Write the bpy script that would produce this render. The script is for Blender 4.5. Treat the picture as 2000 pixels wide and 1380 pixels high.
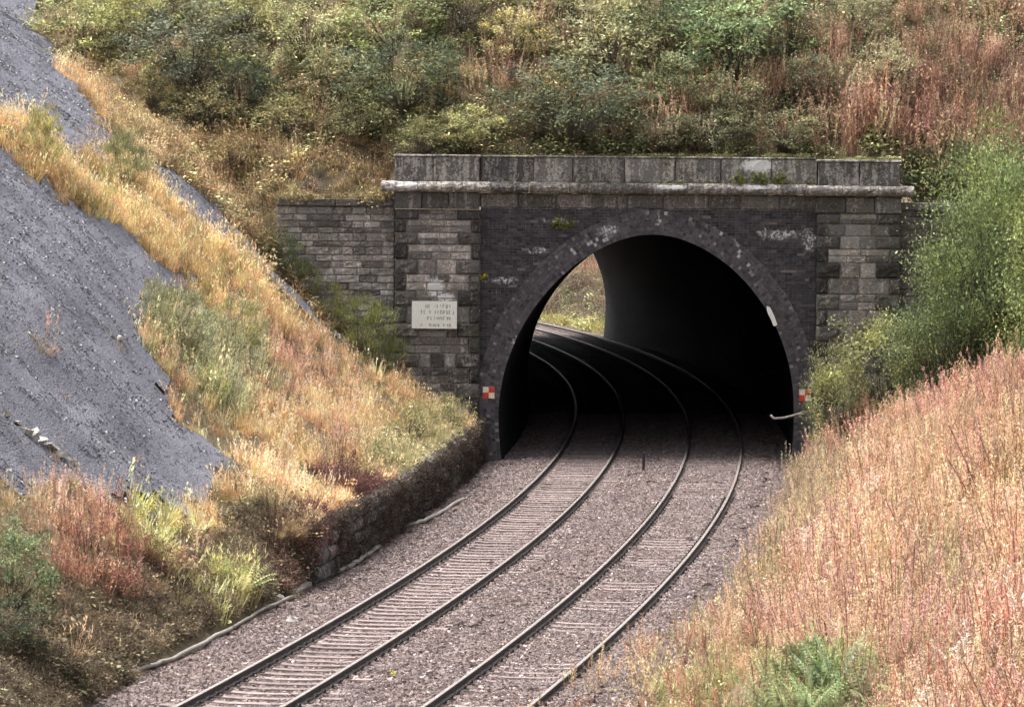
import bpy, math, random
import numpy as np
from mathutils import Matrix, Vector

for o in list(bpy.data.objects): bpy.data.objects.remove(o)
S = bpy.context.scene
C = S.collection
random.seed(5)
RNG = np.random.default_rng(11)

# ------------------------------------------------------------------ camera
F, PIT, CAMH, ROLL = 9000.0, 0.0402317, 7.82262, 0.008
cd = bpy.data.cameras.new('camera'); cam = bpy.data.objects.new('camera', cd); C.objects.link(cam)
cd.sensor_width = 36.0; cd.lens = F / 2000.0 * 36.0; cd.clip_start = 1.0; cd.clip_end = 2000.0
cam.matrix_world = Matrix.Translation((0, 0, CAMH)) @ Matrix.Rotation(math.pi / 2 - PIT, 4, 'X') @ Matrix.Rotation(ROLL, 4, 'Z')
S.camera = cam
# ------------------------------------------------------------------ sky and sun (bright overcast)
SUN_EL, SUN_AZ = math.radians(68), math.radians(300)     # azimuth clockwise from +Y (the way the camera looks)
w = bpy.data.worlds.new('World'); S.world = w; w.use_nodes = True
nt = w.node_tree; nt.nodes.clear()
sky = nt.nodes.new('ShaderNodeTexSky'); sky.sky_type = 'NISHITA'; sky.sun_disc = False
sky.sun_elevation = SUN_EL; sky.sun_rotation = SUN_AZ
sky.air_density = 0.6; sky.dust_density = 6.0; sky.ozone_density = 0.3; sky.altitude = 200
hs = nt.nodes.new('ShaderNodeHueSaturation'); hs.inputs['Saturation'].default_value = 0.3
bg = nt.nodes.new('ShaderNodeBackground'); bg.inputs[1].default_value = 0.095
wo = nt.nodes.new('ShaderNodeOutputWorld')
nt.links.new(sky.outputs[0], hs.inputs['Color']); nt.links.new(hs.outputs[0], bg.inputs[0]); nt.links.new(bg.outputs[0], wo.inputs[0])
sl = bpy.data.lights.new('sun', 'SUN'); sl.energy = 1.5; sl.angle = math.radians(50); sl.color = (1.0, 0.95, 0.87)
so = bpy.data.objects.new('sun', sl); C.objects.link(so)
sd = Vector((math.sin(SUN_AZ) * math.cos(SUN_EL), math.cos(SUN_AZ) * math.cos(SUN_EL), math.sin(SUN_EL)))
so.rotation_euler = sd.to_track_quat('Z', 'Y').to_euler(); so.location = (0, 40, 60)
S.view_settings.view_transform = 'Standard'; S.view_settings.look = 'None'
S.view_settings.gamma = 1.0; S.view_settings.use_curve_mapping = False
S.view_settings.exposure = 2.2
S.cycles.use_denoising = True; S.cycles.denoising_prefilter = 'FAST'
S.cycles.max_bounces = 3; S.cycles.diffuse_bounces = 2; S.cycles.glossy_bounces = 2; S.cycles.transmission_bounces = 2
S.cycles.use_adaptive_sampling = True; S.cycles.adaptive_threshold = 0.045

# ---- line of the railway (midline between the two tracks), metres ----
Y0, X0, TH0, K0, K1, SL = 65.65, -2.42297, 0.145455, 0.0012927, 0.0033139, 333.0
YP, YE = 126.0, 222.0            # near and far tunnel faces
_s = np.arange(-90.0, 260.0, 0.25)
_k = np.where(_s < 0, K0, K0 + (K1 - K0) * _s / SL)
_i0 = int(np.argmin(abs(_s)))
_th = TH0 - (np.cumsum(_k * 0.25) - np.cumsum(_k * 0.25)[_i0])
_x = np.cumsum(np.sin(_th) * 0.25); _x = _x - _x[_i0] + X0
_y = np.cumsum(np.cos(_th) * 0.25); _y = _y - _y[_i0] + Y0
def xm(Y): return np.interp(Y, _y, _x)
def thm(Y): return np.interp(Y, _y, _th)
def s_at(Y): return np.interp(Y, _y, _s)
def on_track(s, off, z=0.0):
    x, y, t = np.interp(s, _s, _x), np.interp(s, _s, _y), np.interp(s, _s, _th)
    return x + off * np.cos(t), y - off * np.sin(t), t

def _hash(i, j, seed):
    h = (i * 374761393 + j * 668265263 + seed * 974711) & 0xffffffff
    h = ((h ^ (h >> 13)) * 1274126177) & 0xffffffff
    return ((h ^ (h >> 16)) & 0xffff) / 65535.0
def vnoise(x, y, seed=0):
    x = np.asarray(x, float); y = np.asarray(y, float)
    i = np.floor(x).astype(np.int64); j = np.floor(y).astype(np.int64)
    u = x - i; v = y - j; u = u * u * (3 - 2 * u); v = v * v * (3 - 2 * v)
    a = _hash(i, j, seed); b = _hash(i + 1, j, seed); c = _hash(i, j + 1, seed); d = _hash(i + 1, j + 1, seed)
    return (a * (1 - u) + b * u) * (1 - v) + (c * (1 - u) + d * u) * v - 0.5
def fbm(x, y, seed=0, n=4):
    r = 0.0
    for k in range(n): r = r + vnoise(x * 2 ** k + 17.3 * k, y * 2 ** k, seed + k) * 0.5 ** k
    return r

LB0 = ([0, 3.9, 4.3, 5.2, 6, 7.5, 10.5, 14, 20, 28, 45, 120], [-.5, -.45, -.2, .5, 1.1, 2.35, 5.5, 8.5, 12.5, 16.5, 22, 28])
LB1 = ([0, 4.25, 4.42, 6, 7.5, 10.5, 14, 20, 28, 45, 120], [-.5, -.45, .92, 1.45, 2.4, 5.5, 8.5, 12.5, 16.5, 22, 28])
RB = ([0, 3.9, 4.5, 10, 16, 25, 45, 120], [-.5, -.45, -.12, 2.55, 5.0, 8, 12, 16])
def sstep(a, b, x):
    t = np.clip((x - a) / (b - a), 0, 1); return t * t * (3 - 2 * t)
def wall_shift(Y): return np.interp(Y, [88, 126], [0, .42])
def bank(X, Y):
    d = X - xm(Y); L = np.maximum(-d, 0); R = np.maximum(d, 0)
    w = sstep(85.5, 88.5, Y) * (Y < 140)
    zl = np.interp(L, *LB0) * (1 - w) + np.interp(L - wall_shift(Y) * np.clip((8 - L) / 3, 0, 1), *LB1) * w
    zr = np.interp(R, *RB)
    z = np.where(d < 0, zl, zr)
    far = sstep(4.6, 7, np.abs(d))
    z = z + far * (fbm(X * .35, Y * .35, 3) * .55 + fbm(X * 1.6, Y * 1.6, 9, 3) * .12)
    return z
HB = ([-40, -14, -7.2, -6.6, -3.4, -3.1, 10.5, 10.8, 14, 40], [3.0, 4.2, 5.6, 6.5, 6.7, 7.85, 7.85, 6.9, 6.8, 6.0])
def hill(X, Y):
    dy = np.maximum(Y - YP - .5, 0); dz = np.maximum(YE - .5 - Y, 0)
    f = np.interp(X, *HB) + 15 * (1 - np.exp(-.052 * dy))
    b = 8.0 + 15 * (1 - np.exp(-.052 * dz))
    return np.minimum(f, b) + fbm(X * .3, Y * .3, 21) * 1.0 * sstep(1, 4, dy) + fbm(X * 1.3, Y * 1.3, 27, 3) * .25 * sstep(.3, 2, dy)
def height(X, Y):
    z = bank(X, Y)
    inside = (Y > YP + .3) & (Y < YE - .3)
    return np.where(inside, np.maximum(z, hill(X, Y)), z)

ZONES = [
('heath', [(-13.1,138.6),(-9.9,132.5),(-7.3,131.0),(-5.3,129.6),(-3.3,128.6),(-3.2,126.3),(-6.2,126.8),(-6.6,126.3),(-5.4,126.3),(-4.2,125.7),(-4.8,120.9),(-5.8,119.2),(-7.3,118.1),(-8.9,118.9),(-10.6,119.3)]),
('orange', [(-13.4,131.2),(-12.5,134.0),(-10.5,123.9),(-10.5,118.9),(-11.7,121.6),(-12.6,123.8)]),
('dark', [(-6.4,128.2),(-5.0,128.2),(-4.8,127.1),(-6.2,127.1)]),
('rust', [(-2.3,130.5),(-1.1,131.1),(-0.1,131.7),(1.2,131.9),(1.2,129.5),(-0.2,128.1),(-1.9,128.8)]),
('rust', [(3.5,128.2),(6.4,129.8),(8.6,131.0),(10.1,131.6),(12.1,137.2),(14.8,137.5),(17.4,137.2),(17.0,134.3),(16.7,131.3),(16.3,128.2),(14.5,127.8),(12.7,127.6),(10.5,126.3),(8.4,126.3),(5.9,126.3),(3.5,126.3)]),
('deeprust', [(11.2,131.9),(14.7,133.5),(17.0,134.3),(16.3,128.4),(14.5,128.1),(12.7,128.0),(10.9,127.8),(9.1,126.3),(9.1,127.2),(11.0,129.3)]),
('yellow', [(-13.9,103.8),(-12.2,109.6),(-11.9,113.9),(-11.2,112.0),(-10.3,115.4),(-9.6,120.2),(-8.6,115.8),(-7.6,114.4),(-6.9,118.3),(-5.8,117.9),(-4.8,120.4),(-6.0,112.0),(-6.8,106.7),(-7.4,107.5),(-8.2,104.7),(-9.1,104.3),(-10.3,103.2),(-11.2,100.7),(-12.6,94.6)]),
('orange', [(-6.0,113.1),(-4.8,120.6),(-3.1,126.3),(-0.9,126.3),(-1.0,124.9),(-3.0,97.2),(-3.6,90.7),(-5.1,89.2),(-5.8,90.3),(-6.2,93.5),(-6.3,103.0)]),
('pinkish', [(-6.0,112.8),(-4.8,120.4),(-4.4,114.0),(-5.2,105.5),(-5.8,105.1)]),
('pinkish', [(-4.6,104.3),(-3.8,112.6),(-3.5,104.2),(-4.4,100.5)]),
('sage', [(-8.0,98.2),(-6.9,106.6),(-5.9,108.9),(-5.7,103.8),(-6.0,95.9),(-6.8,91.0),(-7.3,91.5),(-7.5,93.3)]),
('orange', [(-7.3,92.2),(-7.0,95.6),(-6.4,94.6),(-6.4,91.9),(-7.1,91.2)]),
('olive', [(-3.4,105.8),(-2.6,117.3),(-1.2,126.3),(-1.0,124.9),(-1.9,110.2),(-2.7,100.8),(-3.0,97.9)]),
('straw', [(-9.5,71.6),(-8.7,75.4),(-7.9,81.3),(-7.0,82.9),(-5.7,89.2),(-5.2,88.4),(-3.6,90.7),(-3.7,88.5),(-4.7,79.2),(-5.6,72.5),(-6.6,65.9),(-7.2,62.0),(-7.8,58.6),(-8.2,61.4),(-8.7,65.5),(-9.1,68.1)]),
('orange', [(-6.8,84.1),(-5.7,89.2),(-5.5,86.4),(-6.2,82.9)]),
('redbrown', [(-7.7,76.0),(-7.1,80.3),(-6.0,81.5),(-5.5,76.5),(-6.3,73.1),(-7.4,72.8)]),
('pinkish', [(-8.3,77.5),(-7.6,81.4),(-7.0,78.1),(-7.6,75.7)]),
('darkbrown', [(-8.8,65.9),(-8.1,68.1),(-7.4,70.5),(-6.2,74.3),(-4.9,83.5),(-4.2,87.0),(-3.6,90.8),(-3.5,90.1),(-4.4,80.5),(-5.6,72.6),(-6.6,65.9),(-7.2,62.2),(-7.8,58.9),(-8.2,61.9)]),
('tan', [(-7.4,70.9),(-6.3,74.0),(-5.7,74.0),(-6.1,69.6),(-6.9,69.4)]),
('ygreen', [(-7.0,82.4),(-6.3,85.0),(-5.9,79.7),(-6.3,77.1)]),
('ygreen', [(-5.6,80.9),(-4.9,84.2),(-4.7,81.2),(-5.3,78.2)]),
('crimson', [(-4.6,87.8),(-3.6,90.7),(-3.5,89.0),(-4.3,84.3)]),
('crimson', [(-3.8,97.4),(-3.1,101.3),(-3.0,96.3),(-3.5,92.1)]),
('peach', [(9.5,117.9),(10.3,109.9),(10.9,101.9),(11.7,97.3),(12.3,92.4),(8.6,64.2),(6.2,45.9),(6.6,54.9),(6.0,56.6),(6.0,65.1),(5.3,68.0),(6.5,96.6)]),
('beige', [(7.9,126.3),(9.0,115.5),(6.6,95.2),(4.5,76.7),(2.8,74.2),(2.6,77.7),(4.9,97.3),(6.2,111.3)]),
('greenish', [(0.7,65.7),(1.5,73.9),(2.7,80.1),(3.9,69.5),(4.1,52.5),(3.0,39.6),(2.8,45.9),(2.2,48.3),(1.6,50.7),(0.9,59.3),(0.0,61.1)]),
('fern', [(3.4,59.6),(4.0,61.5),(3.9,49.5),(3.0,38.1),(2.3,39.9)]),
('beige', [(6.9,75.6),(6.9,68.2),(5.7,56.4),(4.5,45.1),(4.3,46.3),(5.2,56.8)]),
]
SCREE = [
[(-14.9,103.1),(-13.8,103.2),(-12.6,103.1),(-11.5,103.3),(-10.4,103.9),(-9.1,105.4),(-8.3,106.1),(-7.5,108.1),(-7.0,110.3),(-7.8,104.4),(-7.8,99.0),(-7.5,95.4),(-7.2,92.7),(-6.9,92.2),(-6.5,92.7),(-6.1,92.8),(-5.6,91.3),(-5.6,89.6),(-6.0,87.8),(-6.9,83.2),(-7.8,81.1),(-8.6,77.0),(-9.3,72.8),(-10.0,69.3),(-10.4,71.8),(-10.9,75.2),(-11.3,78.2),(-12.0,83.2),(-12.6,87.1),(-13.7,94.6)],
[(-23.6,163.1),(-20.8,157.8),(-18.4,154.4),(-16.1,151.8),(-14.9,143.5),(-13.5,133.6),(-12.9,129.7),(-11.7,124.6),(-10.6,121.5),(-10.2,115.0),(-10.8,110.6),(-11.4,112.6),(-11.8,112.3),(-12.1,108.8),(-13.3,103.9),(-14.6,100.9),(-16.8,116.1)],
[(-9.6,121.4),(-9.0,122.1),(-8.4,124.1),(-7.4,125.2),(-6.5,126.3),(-5.5,126.3),(-4.8,125.5),(-5.4,120.9),(-6.1,119.6),(-6.8,119.3),(-7.3,118.9),(-7.9,118.0),(-8.8,116.5)],
]

# ------------------------------------------------------------------ helpers
def lin(c):
    return tuple((x / 12.92 if x <= .04045 else ((x + .055) / 1.055) ** 2.4) for x in (v / 255.0 for v in c))
def at(u, v, Y):
    "point at distance Y seen at pixel (u, v) of the 2000 x 1380 photograph"
    a, b = u - 1000.0, v - 690.0
    c, s = math.cos(ROLL), math.sin(ROLL)
    a, b = a * c + b * s, -a * s + b * c
    cp, sp = math.cos(PIT), math.sin(PIT)
    dy = F * cp - b * sp
    return Vector((a / dy * Y, Y, CAMH + (-F * sp - b * cp) / dy * Y))
def project(X, Y, Z):
    cp, sp = np.cos(PIT), np.sin(PIT); z = Z - CAMH
    d = np.maximum(Y * cp - z * sp, 1.0); vv = z * cp + Y * sp
    a = F * X / d; b = -F * vv / d
    return 1000 + a * np.cos(ROLL) - b * np.sin(ROLL), 690 + a * np.sin(ROLL) + b * np.cos(ROLL)
def tag(o, label=None, cat=None, group=None, kind=None):
    if label: o['label'] = label
    if cat: o['category'] = cat
    if group: o['group'] = group
    if kind: o['kind'] = kind
    return o
def empty(name, loc, label, cat, group=None):
    o = bpy.data.objects.new(name, None); C.objects.link(o); o.location = loc; o.empty_display_size = .3
    return tag(o, label, cat, group)
def link(name, me, mat=None, parent=None):
    o = bpy.data.objects.new(name, me); C.objects.link(o)
    if mat is not None and not me.materials: me.materials.append(mat)
    if parent is not None:
        o.parent = parent
    return o
class MB:
    "collects vertices, faces and two vertex attributes (shade, part)"
    def __init__(s): s.v = []; s.f = []; s.sh = []; s.pt = []; s.mi = []; s.n = 0
    def add(s, V, Fc, shade=1.0, part=0.0, mi=0):
        V = [tuple(map(float, p)) for p in V]
        s.v += V; s.f += [tuple(i + s.n for i in f) for f in Fc]
        s.sh += [shade] * len(V); s.pt += ([part] * len(V) if np.isscalar(part) else list(part)); s.mi += [mi] * len(Fc); s.n += len(V)
    def box(s, x0, x1, y0, y1, z0, z1, **k):
        s.add([(x0,y0,z0),(x1,y0,z0),(x1,y1,z0),(x0,y1,z0),(x0,y0,z1),(x1,y0,z1),(x1,y1,z1),(x0,y1,z1)],
              [(0,3,2,1),(4,5,6,7),(0,1,5,4),(1,2,6,5),(2,3,7,6),(3,0,4,7)], **k)
    def tube(s, P, R, n=6, cap=True, **k):
        P = [Vector(p) for p in P]; R = R if hasattr(R, '__len__') else [R] * len(P)
        V = []; Fc = []
        for i, p in enumerate(P):
            t = (P[min(i + 1, len(P) - 1)] - P[max(i - 1, 0)]).normalized()
            a = t.orthogonal().normalized() if i == 0 else (a - t * a.dot(t)).normalized()
            b = t.cross(a)
            for j in range(n):
                q = 2 * math.pi * j / n
                V.append(p + (a * math.cos(q) + b * math.sin(q)) * R[i])
        for i in range(len(P) - 1):
            for j in range(n):
                Fc.append((i * n + j, i * n + (j + 1) % n, (i + 1) * n + (j + 1) % n, (i + 1) * n + j))
        if cap: Fc.append(tuple(range(n))[::-1]); Fc.append(tuple((len(P) - 1) * n + j for j in range(n)))
        s.add(V, Fc, **k)
    def mesh(s, name, mats=None, smooth=False):
        me = bpy.data.meshes.new(name); me.from_pydata(s.v, [], s.f)
        for nm, dat in (('shade', s.sh), ('part', s.pt)):
            a = me.attributes.new(nm, 'FLOAT', 'POINT'); a.data.foreach_set('value', np.array(dat, np.float32))
        if mats:
            for m in (mats if isinstance(mats, (list, tuple)) else [mats]): me.materials.append(m)
        if any(s.mi): me.polygons.foreach_set('material_index', np.array(s.mi, np.int32))
        if smooth: me.polygons.foreach_set('use_smooth', np.ones(len(s.f), bool))
        me.update(); return me
    def build(s, name, mat, parent=None, smooth=False):
        return link(name, s.mesh(name, mat, smooth), None, parent)
def grid_mesh(name, X, Y, Z, keep=None, mat=None, flip=False):
    r, c = X.shape
    V = np.stack([X, Y, Z], -1).reshape(-1, 3)
    i = np.arange(r * c).reshape(r, c)
    q = np.stack([i[:-1, :-1], i[:-1, 1:], i[1:, 1:], i[1:, :-1]], -1)
    q = q[keep] if keep is not None else q.reshape(-1, 4)
    if flip: q = q[:, ::-1]
    me = bpy.data.meshes.new(name); me.from_pydata(V.tolist(), [], q.tolist())
    me.polygons.foreach_set('use_smooth', np.ones(len(me.polygons), bool))
    if mat: me.materials.append(mat)
    return me
def in_poly(X, Y, P):
    r = np.zeros(X.shape, bool); n = len(P)
    for k in range(n):
        x0, y0 = P[k]; x1, y1 = P[(k + 1) % n]
        if y0 == y1: continue
        c = (y0 > Y) != (y1 > Y)
        r ^= c & (X < (x1 - x0) * (Y - y0) / (y1 - y0) + x0)
    return r

# ------------------------------------------------------------------ materials
class NT:
    def __init__(s, name):
        s.m = bpy.data.materials.new(name); s.m.use_nodes = True; s.t = s.m.node_tree; s.t.nodes.clear()
        s.out = s.n('ShaderNodeOutputMaterial')
    def n(s, ty, **kw):
        x = s.t.nodes.new(ty)
        for k, v in kw.items(): setattr(x, k, v)
        return x
    def put(s, inp, v):
        if hasattr(v, 'is_output') : s.t.links.new(v, inp)
        elif v is not None: inp.default_value = (tuple(v) + (1,) if isinstance(v, (tuple, list)) and len(v) == 3 and inp.type == 'RGBA' else v)
    def noise(s, vec, scale, detail=4, rough=.6, dist=0):
        x = s.n('ShaderNodeTexNoise'); s.put(x.inputs['Vector'], vec); x.inputs['Scale'].default_value = scale
        x.inputs['Detail'].default_value = detail; x.inputs['Roughness'].default_value = rough; x.inputs['Distortion'].default_value = dist
        return x.outputs['Fac']
    def ramp(s, fac, stops):
        x = s.n('ShaderNodeValToRGB'); s.put(x.inputs[0], fac); e = x.color_ramp.elements
        while len(e) < len(stops): e.new(.5)
        for q, (p, c) in zip(e, stops): q.position = p; q.color = (tuple(c) + (1,) if len(c) == 3 else c) if hasattr(c, '__len__') else (c, c, c, 1)
        return x.outputs[0]
    def mix(s, f, a, b, mode='MIX'):
        x = s.n('ShaderNodeMix', data_type='RGBA', blend_type=mode); s.put(x.inputs[0], f); s.put(x.inputs[6], a); s.put(x.inputs[7], b); return x.outputs[2]
    def math(s, op, a, b=None):
        x = s.n('ShaderNodeMath', operation=op); s.put(x.inputs[0], a)
        if b is not None: s.put(x.inputs[1], b)
        return x.outputs[0]
    def pos(s): return s.n('ShaderNodeNewGeometry').outputs['Position']
    def scaled(s, vec, sc, loc=(0, 0, 0)):
        x = s.n('ShaderNodeMapping'); s.put(x.inputs[0], vec); x.inputs['Scale'].default_value = sc; x.inputs['Location'].default_value = loc; return x.outputs[0]
    def bump(s, h, st, dist):
        x = s.n('ShaderNodeBump'); s.put(x.inputs['Height'], h); x.inputs['Strength'].default_value = st; x.inputs['Distance'].default_value = dist; return x.outputs[0]
    def attr(s, name, ty='GEOMETRY'):
        return s.n('ShaderNodeAttribute', attribute_name=name, attribute_type=ty)
    def pbr(s, col, rough=.9, normal=None, metal=0.0, spec=.25):
        b = s.n('ShaderNodeBsdfPrincipled'); s.put(b.inputs['Base Color'], col); s.put(b.inputs['Roughness'], rough)
        s.put(b.inputs['Metallic'], metal); b.inputs['Specular IOR Level'].default_value = spec
        if normal is not None: s.put(b.inputs['Normal'], normal)
        s.t.links.new(b.outputs[0], s.out.inputs[0]); return s.m
    def leafy(s, col, trans=.3, rough=.6):
        d = s.n('ShaderNodeBsdfDiffuse'); s.put(d.inputs[0], col)
        t = s.n('ShaderNodeBsdfTranslucent'); s.put(t.inputs[0], col)
        m = s.n('ShaderNodeMixShader'); m.inputs[0].default_value = trans
        s.t.links.new(d.outputs[0], m.inputs[1]); s.t.links.new(t.outputs[0], m.inputs[2]); s.t.links.new(m.outputs[0], s.out.inputs[0]); return s.m
    def blob(s, X, Z, rx, rz, edge=.5):
        "soft patch on the portal face, centre (X, Z)"
        p = s.pos()
        x = s.n('ShaderNodeSeparateXYZ'); s.put(x.inputs[0], p)
        dx = s.math('DIVIDE', s.math('SUBTRACT', x.outputs[0], X), rx); dz = s.math('DIVIDE', s.math('SUBTRACT', x.outputs[2], Z), rz)
        r = s.math('ADD', s.math('MULTIPLY', dx, dx), s.math('MULTIPLY', dz, dz))
        return s.math('MAXIMUM', s.math('SUBTRACT', 1.0, r), 0.0)

def mat_veg():
    n = NT('plant_stuff')
    tint = n.attr('tint', 'INSTANCER').outputs['Color']; tip = n.attr('tip', 'INSTANCER').outputs['Color']
    sh = n.attr('shade').outputs['Fac']; pt = n.attr('part').outputs['Fac']
    c = n.mix(pt, tint, tip)
    v = n.n('ShaderNodeVectorMath', operation='SCALE'); n.put(v.inputs[0], c); n.put(v.inputs[3], sh)
    return n.leafy(v.outputs[0], .28)
def mat_crown():
    n = NT('leaves')
    oi = n.n('ShaderNodeObjectInfo')
    sh = n.attr('shade').outputs['Fac']; pt = n.attr('part').outputs['Fac']
    c2 = n.mix(1.0, oi.outputs['Color'], (1.28, 1.14, .78), 'MULTIPLY')
    c = n.mix(pt, oi.outputs['Color'], c2)
    v = n.n('ShaderNodeVectorMath', operation='SCALE'); n.put(v.inputs[0], c); n.put(v.inputs[3], sh)
    return n.leafy(v.outputs[0], .3)
def mat_bark():
    n = NT('bark'); p = n.pos()
    return n.pbr(n.ramp(n.noise(p, 14), [(.3, (.035, .028, .022)), (.75, (.11, .09, .07))]), .9)
def mat_soil():
    n = NT('soil'); p = n.pos()
    a = n.ramp(n.noise(p, 1.7, 6), [(.3, (.045, .035, .022)), (.55, (.10, .08, .045)), (.8, (.16, .12, .065))])
    b = n.noise(p, 22, 3)
    return n.pbr(n.mix(.5, a, n.ramp(b, [(.3, (.03, .025, .016)), (.7, (.17, .13, .075))])), .95, n.bump(b, .8, .05))
def mat_scree():
    n = NT('scree_slope'); p = n.pos()
    base = n.ramp(n.noise(p, .55, 5, .65), [(.3, (.098, .099, .122)), (.5, (.122, .123, .149)), (.72, (.148, .149, .176))])
    st = n.scaled(p, (1.0, .35, 1.6)); streak = n.noise(st, 2.6, 5, .7, .6)
    c = n.mix(n.ramp(streak, [(.36, .5), (.50, 0.0)]), base, (.072, .072, .089))
    vo = n.n('ShaderNodeTexVoronoi'); n.put(vo.inputs['Vector'], p); vo.inputs['Scale'].default_value = 26
    grit = n.n('ShaderNodeSeparateColor'); n.put(grit.inputs[0], vo.outputs['Color'])
    c = n.mix(n.ramp(grit.outputs[0], [(.0, .5), (.3, 0.0)]), c, (.04, .039, .046))
    c = n.mix(n.ramp(grit.outputs[1], [(.82, 0.0), (1.0, .5)]), c, (.21, .21, .23))
    h = n.math('ADD', n.math('MULTIPLY', n.noise(p, 9, 6, .75), 1.2), n.math('MULTIPLY', vo.outputs['Distance'], -.8))
    return n.pbr(c, .9, n.bump(h, .85, .05))
def mat_ballast():
    n = NT('ballast_stone')
    sh = n.attr('shade').outputs['Fac']; p = n.pos()
    a = n.ramp(sh, [(.0, (.032, .023, .023)), (.3, (.092, .069, .067)), (.55, (.162, .124, .121)), (.8, (.262, .212, .207)), (1.0, (.50, .44, .43))])
    big = n.noise(p, .5, 3)
    a = n.mix(n.ramp(big, [(.45, 0.0), (.7, .35)]), a, n.mix(1.0, a, (1.1, .9, .7), 'MULTIPLY'))
    g = n.noise(p, 30, 3)
    return n.pbr(n.mix(.35, a, n.ramp(g, [(.3, (.06, .046, .042)), (.7, (.2, .16, .15))])), .85)
def mat_trackbed():
    n = NT('trackbed_gravel'); p = n.pos()
    vo = n.n('ShaderNodeTexVoronoi'); n.put(vo.inputs['Vector'], p); vo.inputs['Scale'].default_value = 19
    s = n.n('ShaderNodeSeparateColor'); n.put(s.inputs[0], vo.outputs['Color'])
    c = n.ramp(s.outputs[0], [(.0, (.04, .03, .028)), (.5, (.11, .085, .08)), (1.0, (.22, .175, .165))])
    return n.pbr(c, .95, n.bump(vo.outputs['Distance'], 1.0, -.06))
def mat_scree_bits():
    n = NT('shale_bits'); sh = n.attr('shade').outputs['Fac']
    return n.pbr(n.ramp(sh, [(0, (.09, .09, .105)), (.5, (.10, .10, .115)), (.9, (.16, .16, .175)), (1, (.4, .4, .41))]), .8)
def mat_rail(name, c0, c1, rough, metal):
    n = NT(name); p = n.pos()
    g = n.noise(p, 6, 5, .7)
    return n.pbr(n.ramp(g, [(.35, c0), (.7, c1)]), rough, None, metal, .5)
def mat_sleeper():
    n = NT('sleeper_concrete'); p = n.pos(); oi = n.n('ShaderNodeObjectInfo')
    g = n.noise(p, 9, 5, .7); a = n.ramp(g, [(.3, (.12, .092, .085)), (.55, (.215, .17, .163)), (.8, (.32, .265, .257))])
    k = n.math('ADD', .75, n.math('MULTIPLY', oi.outputs['Random'], .45))
    v = n.n('ShaderNodeVectorMath', operation='SCALE'); n.put(v.inputs[0], a); n.put(v.inputs[3], k)
    return n.pbr(v.outputs[0], .9, n.bump(g, .3, .02))
def portal_pt(u, v): q = at(u, v, 126.0); return q.x, q.z
def px_blob(n, u, v, ru, rv): x, z = portal_pt(u, v); return n.blob(x, z, ru / 71.4, rv / 71.4)
def mat_stone(name='gritstone', lichen=0.0, lo=(.016, .014, .014), hi=(.25, .226, .208)):
    n = NT(name); p = n.pos(); oi = n.n('ShaderNodeObjectInfo')
    col = oi.outputs['Color']
    g = n.noise(p, 2.1, 8, .72); f = n.noise(p, 19, 6, .8); st = n.noise(n.scaled(p, (1, 1, .16)), 5.5, 5, .7)
    base = n.mix(n.ramp(f, [(.34, 0.0), (.66, 1.0)]), lo, hi)
    base = n.mix(1.0, base, col, 'MULTIPLY')
    soot = n.ramp(n.math('ADD', n.math('MULTIPLY', g, .6), n.math('MULTIPLY', st, .4)), [(.44, 1.0), (.53, .0)])
    c = n.mix(n.math('MULTIPLY', soot, .8), base, n.mix(.12, (.020, .018, .019), col))
    gr = n.noise(p, 1.3, 5, .7)
    c = n.mix(n.ramp(gr, [(.52, 0.0), (.68, .45)]), c, (.060, .064, .034))
    l = n.noise(p, 13, 7, .85)
    pale = n.ramp(n.math('ADD', n.math('MULTIPLY', l, .6), n.math('MULTIPLY', st, .4)), [(.525 - .03 * lichen, 0.0), (.575 - .03 * lichen, 1.0)])
    c = n.mix(n.math('MULTIPLY', pale, .62 + .2 * lichen), c, n.mix(1.0, (.42, .395, .37), n.mix(.45, col, (1.1, 1.1, 1.1)), 'MULTIPLY'))
    acc = None
    for (u, v, ru, rv_) in ((1480, 322, 55, 24), (1470, 366, 75, 7), (1310, 366, 50, 7), (800, 362, 40, 10), (850, 560, 30, 30), (870, 580, 26, 14)):
        q = px_blob(n, u, v, ru, rv_); acc = q if acc is None else n.math('MAXIMUM', acc, q)
    m = n.ramp(n.math('ADD', n.math('MULTIPLY', l, .8), n.math('MULTIPLY', acc, .3)), [(.56, 0.0), (.64, 1.0)])
    c = n.mix(n.math('MULTIPLY', m, n.ramp(acc, [(0, 0.0), (.3, .9)])), c, (.66, .65, .63))
    return n, c, n.math('ADD', f, n.math('MULTIPLY', g, 1.2)), p
def finish_stone(n, c, f): return n.pbr(c, .92, n.bump(f, .8, .035))
def mat_mortar():
    n = NT('mortar'); p = n.pos()
    return n.pbr(n.ramp(n.noise(p, 8, 5, .7), [(.3, (.10, .092, .085)), (.7, (.34, .315, .285))]), .95)
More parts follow.
